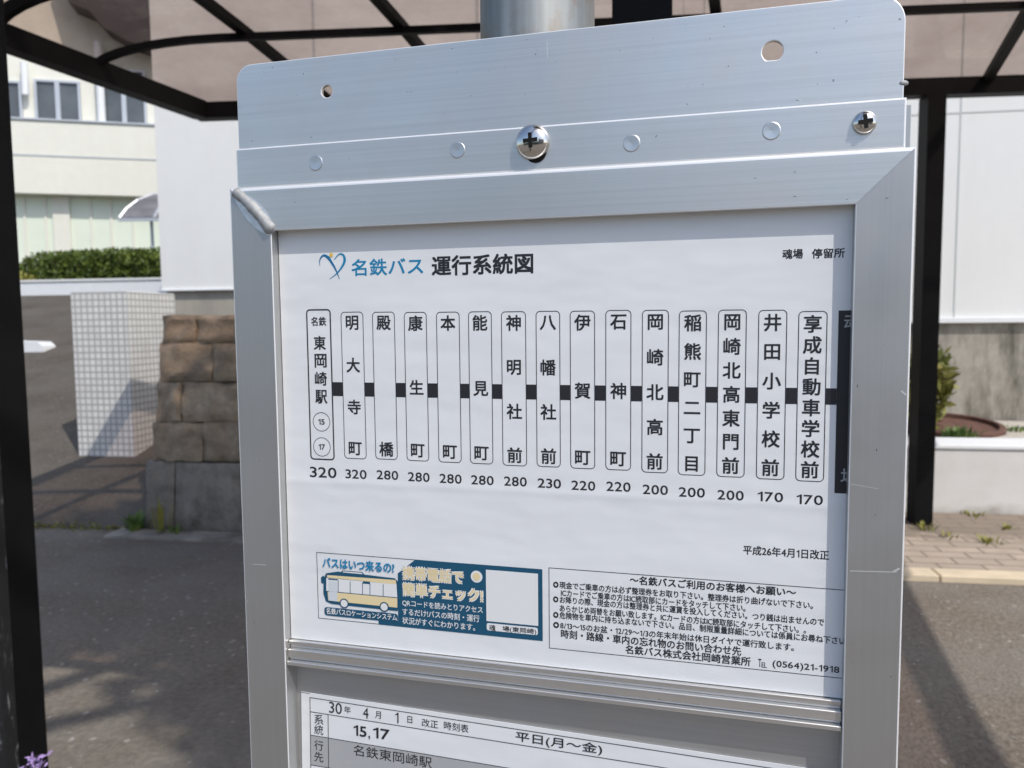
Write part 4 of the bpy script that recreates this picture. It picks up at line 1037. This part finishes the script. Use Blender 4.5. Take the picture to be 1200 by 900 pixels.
S.line(bm, '◎お降りの際、現金の方は整理券と共に運賃を投入してください。つり銭は出ませんので', k6(97, 382), k7(772, 524), 8.6, .015)
S.line(bm, 'あらかじめ両替をお願い致します。ICカードの方はIC読取部にタッチして下さい。。', k6(137, 435), k7(660, 574), 8.6, .015)
S.line(bm, '◎危険物を車内に持ち込まないで下さい。品目、制限重量詳細については係員にお尋ね下さい', k6(97, 480), k7(905, 640), 8.6, .015)
S.line(bm, '◎8/13〜15のお盆・12/29〜1/3の年末年始は休日ダイヤで運行致します。', k6(97, 537), k7(585, 684), 8.6, .015)
S.line(bm, '時刻・路線・車内の忘れ物のお問い合わせ先', k6(145, 602), k7(258, 698), 10.6, .017)
S.line(bm, '名鉄バス株式会社岡崎営業所', k6(545, 697), k7(316, 765), 10.6, .017)
S.line(bm, 'T', k7(363, 776), k7(383, 778), 9.4, .006); S.line(bm, 'EL', k7(384, 789), k7(416, 792), 6.2, .006)
S.line(bm, '(0564)21-1918', k7(452, 790), k7(866, 822), 9.8, .014)
S.done('lettering', bm, M['ink'], nb)

# ---------------------------------------------------------------- timetable sheet in the lower window
TBK = .0155
k8 = lambda x, y: (330+x/2.667, 740+y/2.667)
tu0, tz1 = uv(353, 810.5, TBK); TT = -.0203
ts = thing('timetable_sheet', 'white weekday timetable sheet below the route poster', 'timetable', sw(tu0+.2, TBK, ZIB+.01), TS)
S = Sheet(ts, TBK, (tu0, tz1), TT)
bm = bmesh.new(); box(bm, tu0, IR+.010, TBK, TBK+.0005, ZIB+.012, tz1, S.P); obj('paper', bm, M['sheet'], ts)
def tv(x, y): return S.uv(k8(x, y))
L0 = tv(89, 206)[0]; r0 = tv(89, 206)[1]; r1 = tv(89, 250)[1]; r2 = tv(90, 323)[1]; r3 = tv(91, 416)[1]; c1 = tv(146, 300)[0]; RE = IR+.004; lw = .00055
bm = bmesh.new(); S.rect(bm, L0, RE, r3, r2, 1); S.done('grey_row', bm, M['grey_ink'])
bm = bmesh.new()
for z in (r0, r1, r2, r3): S.rect(bm, L0, RE, z-lw/2, z+lw/2, 2)
for k in range(1, 6): S.rect(bm, L0, RE, r3-.012*k-lw/2, r3-.012*k+lw/2, 2)
for u, zt_ in ((L0, r0), (c1, r1)): S.rect(bm, u-lw/2, u+lw/2, r3-.06, zt_, 2)
S.rect(bm, tu0, tu0+.008, tz1-.0006, tz1-.0002, 2)
S.done('table_lines', bm, M['ink'])
bm = bmesh.new()
S.line(bm, '30', k8(149, 236), k8(189, 241), 13, 0, 3)
for s_, x0_, x1_, y_, h_ in (('年', 196, 217, 244, 8), ('4', 255, 272, 254, 12.5), ('月', 293, 311, 260, 8.5), ('1', 356, 366, 269, 12.5), ('日', 394, 409, 275, 8), ('改正', 439, 490, 287, 9.2), ('時刻表', 508, 585, 298, 9.6)):
    S.line(bm, s_, k8(x0_, y_-1), k8(x1_, y_+1), h_, -.004 if s_ > 'a' else 0, 3)
for s_, x_, y_ in (('系', 117, 274), ('統', 117, 306), ('行', 117, 355), ('先', 117, 391)): S.line(bm, s_, k8(x_-14, y_-1), k8(x_+14, y_+2), 11.5, -.004, 3)
S.line(bm, '15', k8(226, 308), k8(266, 313), 12.5, .012, 3); S.line(bm, ',', k8(272, 331), k8(277, 331.5), 5, 0, 3); S.line(bm, '17', k8(287, 315.5), k8(338, 322), 12.5, .012, 3)
S.line(bm, '名鉄東岡崎駅', k8(225, 372), k8(470, 407), 13, -.004, 3)
S.line(bm, '平日(月〜金)', (604.5, 863.3), (705.8, 878.4), 13.6, .008, 3)
S.done('lettering', bm, M['ink'])
